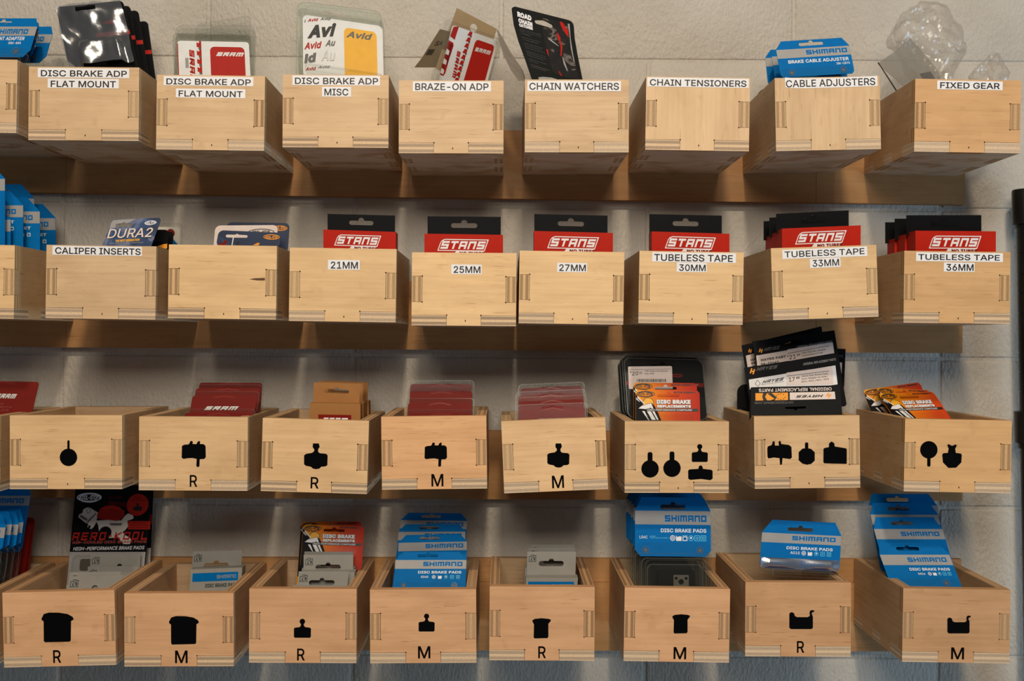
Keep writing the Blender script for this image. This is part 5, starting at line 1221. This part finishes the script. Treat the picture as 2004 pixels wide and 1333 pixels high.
# ---------------------------------------------------------------- finned pad card, bread R bin
c10 = conv(120, 950, 6.35)
f = fit('40', (148, 955), (298.5, 955), (130, 1147), 1.416, 1.410); end = floor_end('40', f)
root, A = thing('brake_pad_card', 'black card reading AERO-KOOL with a finned caliper picture', 'brake pads', None, f, end)
pts = [f.ab(148, 955), f.ab(298.5, 955), f.ab(290, 1079), f.ab(282, 1150)]
A.body('card', BLACK, [[(0, 0), (1, 0), (.995, f.ab(290, 1079)[1]), (.985, end), (0, end)]], .0006)
bb = f.ab(136, 1080.5)[1]; A.rect('white_lower', GREY, .002, bb, .985, end, 1); A.rect('clear_shell', CLEAR, .06, bb+.03, .9, end-.05, 40, .06)
add_outline(A, 'shell_edge', RIM, rrect(.06, bb+.03, .9, end-.05, .06), .01, 40)
A.body('brake_pad', SILV, [rrect(.15, bb+.09, .40, bb+.24, .03)], .004, -.001)
A.ring('oval_badge', PRWH, *f.ab(*c10(348, 150)), .162, .016, 1, .06); A.ring('oval_badge', PRWH, *f.ab(*c10(350, 158)), .14, .012, 1, .06); text_quad(A, 'badge_lettering', PRWH, 'KOOL-STOP', ((235, 122), (462, 122), (230, 182)), 1, c10, .02)
A.circ('red_disc', LRED, *f.ab(*c10(948, 243)), .143, 1); 
for q in sym_small(0, 0, 1.0): A.polypx('pad_print', INK, [(948+x*1.0, 268+y*.78) for x, y in q], 2, c10)
for k, (t, w) in enumerate((('EASY', 80), ('CHANGE', 110), ('AIR INSULATION', 190), ('ON OLD PADS', 200))): text_quad(A, 'badge_lettering2', DRED, t, ((948-w/2, 128+k*20), (948+w/2, 128+k*20), (948-w/2, 141+k*20)), 2, c10)
A.polypx('red_box', LRED, [(832, 445), (1106, 445), (1100, 548), (828, 548)], 1, c10)
for k, t in enumerate(('REDUCES', 'BRAKE SYSTEM', 'TEMPERATURE')): w = (140, 240, 230)[k]; text_quad(A, 'badge_lettering2', DRED, t, ((966-w/2, 458+k*30), (966+w/2, 458+k*30), (966-w/2, 474+k*30)), 2, c10, .02)
def gp_(m, pts, L=1, nm='caliper_print'): A.polypx(nm, m, pts, L, c10)
gp_(INNER, [(275, 300), (320, 275), (360, 280), (420, 320), (470, 345), (440, 420), (430, 470), (400, 520), (370, 545), (325, 520), (335, 480), (300, 465), (210, 395), (225, 360), (262, 345)])
gp_(INNER, [(430, 440), (600, 430), (740, 440), (790, 380), (830, 350), (890, 375), (898, 410), (870, 425), (820, 440), (830, 510), (790, 560), (760, 580), (790, 620), (850, 650), (870, 690), (850, 730), (770, 730), (700, 650), (600, 655), (520, 650), (470, 590), (460, 500)])
A.circ('caliper_bore', BLACK, *f.ab(*c10(545, 590)), .083, 2); A.circ('caliper_bore', BLACK, *f.ab(*c10(350, 515)), .018, 2); A.ring('caliper_bore', DTXT, *f.ab(*c10(340, 315)), .03, .008, 2)
gp_(DTXT, [(430, 340), (440, 350), (330, 470), (310, 460)], 2, 'caliper_shade'); gp_(DTXT, [(590, 470), (760, 470), (740, 500), (620, 500)], 2, 'caliper_shade'); gp_(DTXT, [(225, 390), (245, 365), (330, 420), (310, 445)], 2, 'caliper_shade')
gp_(LRED, [(440, 390), (455, 340), (500, 280), (560, 255), (640, 250), (720, 270), (780, 320), (790, 360), (740, 420), (690, 445), (580, 430), (500, 425)], 2, 'finned_pad_print')
for k in range(14):
    x = 470+k*24; gp_(DRED, [(x, 290-abs(k-6)*-3), (x+9, 290-abs(k-6)*-3), (x-18, 420), (x-26, 420)], 3, 'fin_shade')
for k in range(9): x = 590+k*24; gp_(DRED, [(x, 240+k*4), (x+10, 240+k*4), (x+12, 195+k*2), (x+2, 195+k*2)], 2, 'fin_print'); gp_(DRED, [(x+10, 165), (x+16, 165), (x+24, 135), (x+18, 135)], 2, 'fin_print') if k < 7 else None
word_quad(A, 'red_logo', LRED, 'AERO-KOOL', ((140, 588), (1072, 576), (132, 686)), 4, c10, .2, .22, .5)
text_quad(A, 'small_red_lettering', RUST, 'AIR-COOLED DISC BRAKE PADS', ((138, 695), (1060, 682), (134, 728)), 4, c10, .02); text_quad(A, 'white_lettering', PRWH, 'HIGH-PERFORMANCE BRAKE PADS', ((152, 768), (1034, 752), (148, 812)), 4, c10, .0, .2); A.flush()
r_, A, f, e = plain_card('40', (158, 950), (300.5, 950), (150, 1147), 1.429, 'second black card showing as a thin edge behind the caliper-picture card', None, BLACK, 'brake pads', .01, 'brake_pad_card')
A.rect('red_band', LRED, .9, .40, .998, .53, 1); A.rect('white_lower', GREY, .5, .86, .998, e, 1); A.flush()

# ---------------------------------------------------------------- grey cartons
def emblem(A, a, b, s):
    """little folding-box emblem of lines and blocks"""
    def R(x0, y0, x1, y1): A.rect('emblem', EMB, a+s*x0, b+s*y0, a+s*x1, b+s*y1, 1)
    for q in ((0, .25, .07, 1), (0, .93, .5, 1), (.93, .1, 1, 1), (.6, .93, 1, 1), (0, .25, .3, .32), (.3, .05, .37, .35), (.3, .05, .7, .12), (.63, .05, .7, .3), (.65, .15, 1, .22), (.28, .5, .40, .85), (.66, .4, .85, .8), (.45, .75, .52, 1)): R(*q)
    A.poly('emblem', EMB, [(a+s*.38, b+s*.28), (a+s*.46, b+s*.28), (a+s*.52, b+s*.42), (a+s*.60, b+s*.28), (a+s*.66, b+s*.28), (a+s*.54, b+s*.55)], 1)
EMB = mat('emblem_dark', (48, 60, 62), .6)
def grey_carton(key, FTL, FTR, FBL, d, TL, TR, label, group, text=False, band=None, depth=.018, hole=(.335, .25, .845, .345, .05), tall=False):
    f2 = Frame(FTL, FTR, FBL, d+depth*.85)
    if TL is None: TL = (FBL[0]-4, FBL[1]+1); TR = (FBL[0]+(FTR[0]-FTL[0])+3, FBL[1]+1+(FTR[1]-FTL[1]))
    f = Frame(TL, TR, (TL[0]-2, TL[1]+34), d); end = floor_end(key, f)
    root, A = thing('grey_carton', label, 'carton', group, f, end)
    A.body('carton_body', PGREY, [[(0, 0), (1, 0), (1, end), (0, end)]], depth)
    if text:
        A.rect('blue_band', BLUE, .045, .075, .93, .24, 1); A.word('logo', GREY, 'SHIMANO', (.52, .125, .89, .19), 2, .2); A.text('lettering', EMB, 'DISC BRAKE PADS', (.30, .285, .93, .36), 1, .03)
    A.flush(); A2 = Art(f2, root); e2 = f2.b_at_z(f.p(0, 0).z-.002)
    A2.body('hang_flap', PGREY, [[(0, 0), (1, 0), (1, e2), (0, e2)], slot(*hole)], .0006); emblem(A2, .035, .055, .15); A2.flush(); return root
gg = 'grey cartons in the bread-symbol R bin'
grey_carton('40', (177.5, 1084), (275, 1083.5), (176, 1118), 1.392, None, None, 'rear grey carton in front of the caliper-picture card', gg, depth=.012)
grey_carton('40', (172, 1109), (269, 1108), (170, 1134), 1.374, None, None, 'second grey carton from the back, bread-symbol R bin', gg, depth=.012)
grey_carton('40', (136.5, 1120), (237, 1119), (134, 1144), 1.348, None, None, 'low grey carton second from the front, bread-symbol R bin', gg, hole=(.25, .26, .76, .34, .05), depth=.012)
grey_carton('40', (136.5, 1128), (241, 1126), (131, 1160), 1.334, None, None, 'frontmost grey carton with blue showing through its hang hole', gg, hole=(.25, .235, .76, .33, .06), depth=.012)
grey_carton('41', (378.3, 1079.4), (475, 1077), (375, 1113), 1.370, (373, 1115), (474, 1111), 'single grey carton with blue band in the bread-symbol M bin', None, True, hole=(.235, .245, .745, .345, .055))
gg = 'grey cartons in the knobbed-symbol R bin'
grey_carton('42', (595.8, 1079.7), (691, 1080), (595, 1112), 1.352, None, None, 'rear grey carton in front of the orange cards', gg)
grey_carton('42', (594.3, 1086), (691.4, 1086), (594, 1119), 1.332, None, None, 'middle grey carton, knobbed-symbol R bin', gg, hole=(.24, .20, .75, .30, .05))
grey_carton('42', (584.7, 1118.5), (682.6, 1118.5), (582, 1150), 1.310, None, None, 'front grey carton with slotted flap, knobbed-symbol R bin', gg, hole=(.22, .175, .735, .275, .05), depth=.014)
grey_carton('42', (573, 1145), (679, 1146), (571, 1165), 1.290, None, None, 'lowest grey carton, just a rim above the bin front, knobbed-symbol R bin', gg, depth=.012)
gg = 'grey cartons in the winged-symbol R bin'
grey_carton('44', (1037.5, 1065.5), (1124, 1066), (1036, 1104), 1.378, None, None, 'rearmost grey carton in the winged-symbol R bin', gg)
grey_carton('44', (1033.4, 1072), (1125.6, 1072), (1031.5, 1111), 1.352, None, None, 'middle grey carton in the winged-symbol R bin', gg)
grey_carton('44', (1032, 1079.8), (1127.3, 1079.8), (1031, 1117), 1.325, (1029.5, 1130.8), (1131, 1131), 'front grey carton with blue band in the winged-symbol R bin', gg, True, depth=.020, hole=(.24, .19, .755, .30, .055))

# tall red cards bottom left
for i, (x1, y0, d) in enumerate([(52, 1040, 1.396), (63, 1022, 1.406), (69.5, 1013, 1.416)]):
    r_, A, f, e = plain_card('4a', (x1-100, y0), (x1, y0), (x1-112, 1105), d, ['front red card showing beside the blue ones, bottom left', 'middle red card at the bottom left edge', 'rear red card at the bottom left edge'][i], 'red cards in the cut-off bottom-left bin', mat('card_red', (136, 30, 20), .5, .08), 'brake pads', .10, 'red_card')
    A.text('dark_lettering', DRED, 'FRIENDLY', (.66, .07, .93, .10), 1); A.flush()

# ---------------------------------------------------------------- plastic bags above FIXED GEAR
def bag(name, label, px, py, rx, ry, rz, d, m, seed, taper, sub=5, crump=.10):
    bm = bmesh.new(); bmesh.ops.create_icosphere(bm, subdivisions=sub, radius=1.0)
    c = S(px, py, d); k = d/F
    for v in bm.verts:
        n = v.co.normalized(); q = n*1.7+Vector((seed, seed*.7, 0))
        # creased film: distances to random cells give flat facets with sharp ridges
        dd = noise.voronoi(q*1.25, distance_metric='DISTANCE')[0]
        h = (dd[1]-dd[0])
        r = 1.0+crump*(noise.noise(q)*1.3)-crump*.9*(.5-min(h, .5))+crump*.12*noise.noise(q*5)
        t = n.z; s = taper(t)
        v.co = Vector((n.x*r*s[0]*rx*k+s[1]*k, n.y*r*rz*s[0], n.z*r*ry*k))
    me = bpy.data.meshes.new('film'); bm.to_mesh(me); bm.free(); me.materials.append(m)
    root = empty(name, c-Vector((0, 0, ry*k))); tag(root, label, 'plastic bag'); o = link('film', me, root); o.location = (0, 0, ry*k)
    return root
bag('plastic_bag', 'large crumpled clear plastic bag standing above the FIXED GEAR bin', 1816, 92, 74, 90, .036, 1.37, BAG, 3.1, lambda t: ((1.0 if t > .1 else 1.0-.42*(.1-t)), (6 if t < 0 else -4)), 5, .17)
bag('plastic_bag', 'small crumpled clear bag right of the large one, FIXED GEAR bin', 1935, 146, 36, 40, .024, 1.36, BAG, 8.2, lambda t: (1.0-.35*max(t, 0), 8*t), 4, .24)
f = Frame((1717, 122), (1800, 104), (1752, 177), 1.318, 1.318, 1.322)
root, A = thing('plastic_sleeve', 'grey translucent sleeve with a dark edge at the left of FIXED GEAR bin', 'plastic sleeve', None, f, 1.0)
A.body('sheet', GBAG, [[(0, .02), (.45, -.12), (1.0, -.35), (1.15, .4), (.95, 1.0), (.40, 1.0), (.0, .06)]], .0006, .0); A.poly('dark_edge', INK, [(0, 0), (.025, 0), (.035, .66), (.0, .66)], 1)
A.rect('dark_print', DTXT, .72, .42, .98, .7, 1); A.flush()

# ---------------------------------------------------------------- black shelving post at the right edge
def lathe(name, prof, m, parent, n=40, smooth=True):
    V = []; Fc = []; k = len(prof)
    for r, z in prof:
        for i in range(n): t = 2*math.pi*i/n; V.append((r*math.cos(t), r*math.sin(t), z))
    for j in range(k-1):
        for i in range(n): a = j*n+i; b = j*n+(i+1) % n; Fc.append((a, b, b+n, a+n))
    Fc.append(tuple(reversed(range(n)))); Fc.append(tuple(range((k-1)*n, k*n)))
    me = mesh(name, V, Fc, [m]); 
    o = link(name, me, parent); 
    for p in me.polygons: p.use_smooth = len(p.vertices) == 4
    md = o.modifiers.new('es', 'EDGE_SPLIT'); md.split_angle = math.radians(35)
    return o
PD = 1.425; top = S(2009, 370, PD); kp = PD/F
post = empty('shelf_post', S(2028, 1420, PD)); post.rotation_euler = (0, -math.atan2(19, 1050), 0)
tag(post, 'black round metal shelving post with grooves at the right edge', 'post')
PM = mat('powder_black', (13, 13, 14), .32, .5)
Lp = (top-post.location).length; R0 = .0127; prof = []; z = 0.0; step = 38.5*kp
while z < Lp-70*kp:
    prof += [(R0, z), (R0, z+step-.0012), (R0-.0011, z+step-.0009), (R0-.0011, z+step-.0002)]; z += step
prof += [(R0, Lp-65*kp)]
lathe('tube', prof, PM, post)
lathe('cap', [(R0+.0005, Lp-78*kp), (R0+.0014, Lp-76*kp), (R0+.0014, Lp-70*kp), (R0+.0045, Lp-69*kp), (R0+.0045, Lp-4*kp), (R0+.0035, Lp-1*kp), (.004, Lp)], PM, post)
zc = (1420-877)*kp; lathe('collar', [(R0+.001, zc), (R0+.0025, zc), (R0+.003, zc+10*kp), (R0+.006, zc+11*kp), (R0+.0065, zc+72*kp), (R0+.001, zc+73*kp)], PM, post)
for zz in (Lp-22*kp, Lp-55*kp):
    n = 14; cxs = -.004
    V = [(cxs+.0036*math.cos(2*math.pi*i/n), -math.sqrt((R0+.0045)**2-cxs**2)-.0012+y*.004, zz+.0036*math.sin(2*math.pi*i/n)) for y in (0, 1) for i in range(n)]
    Fc = [tuple(range(n))]+[(i, (i+1) % n, n+(i+1) % n, n+i) for i in range(n)]
    link('cap_screw', mesh('cap_screw', V, Fc, [INK]), post)
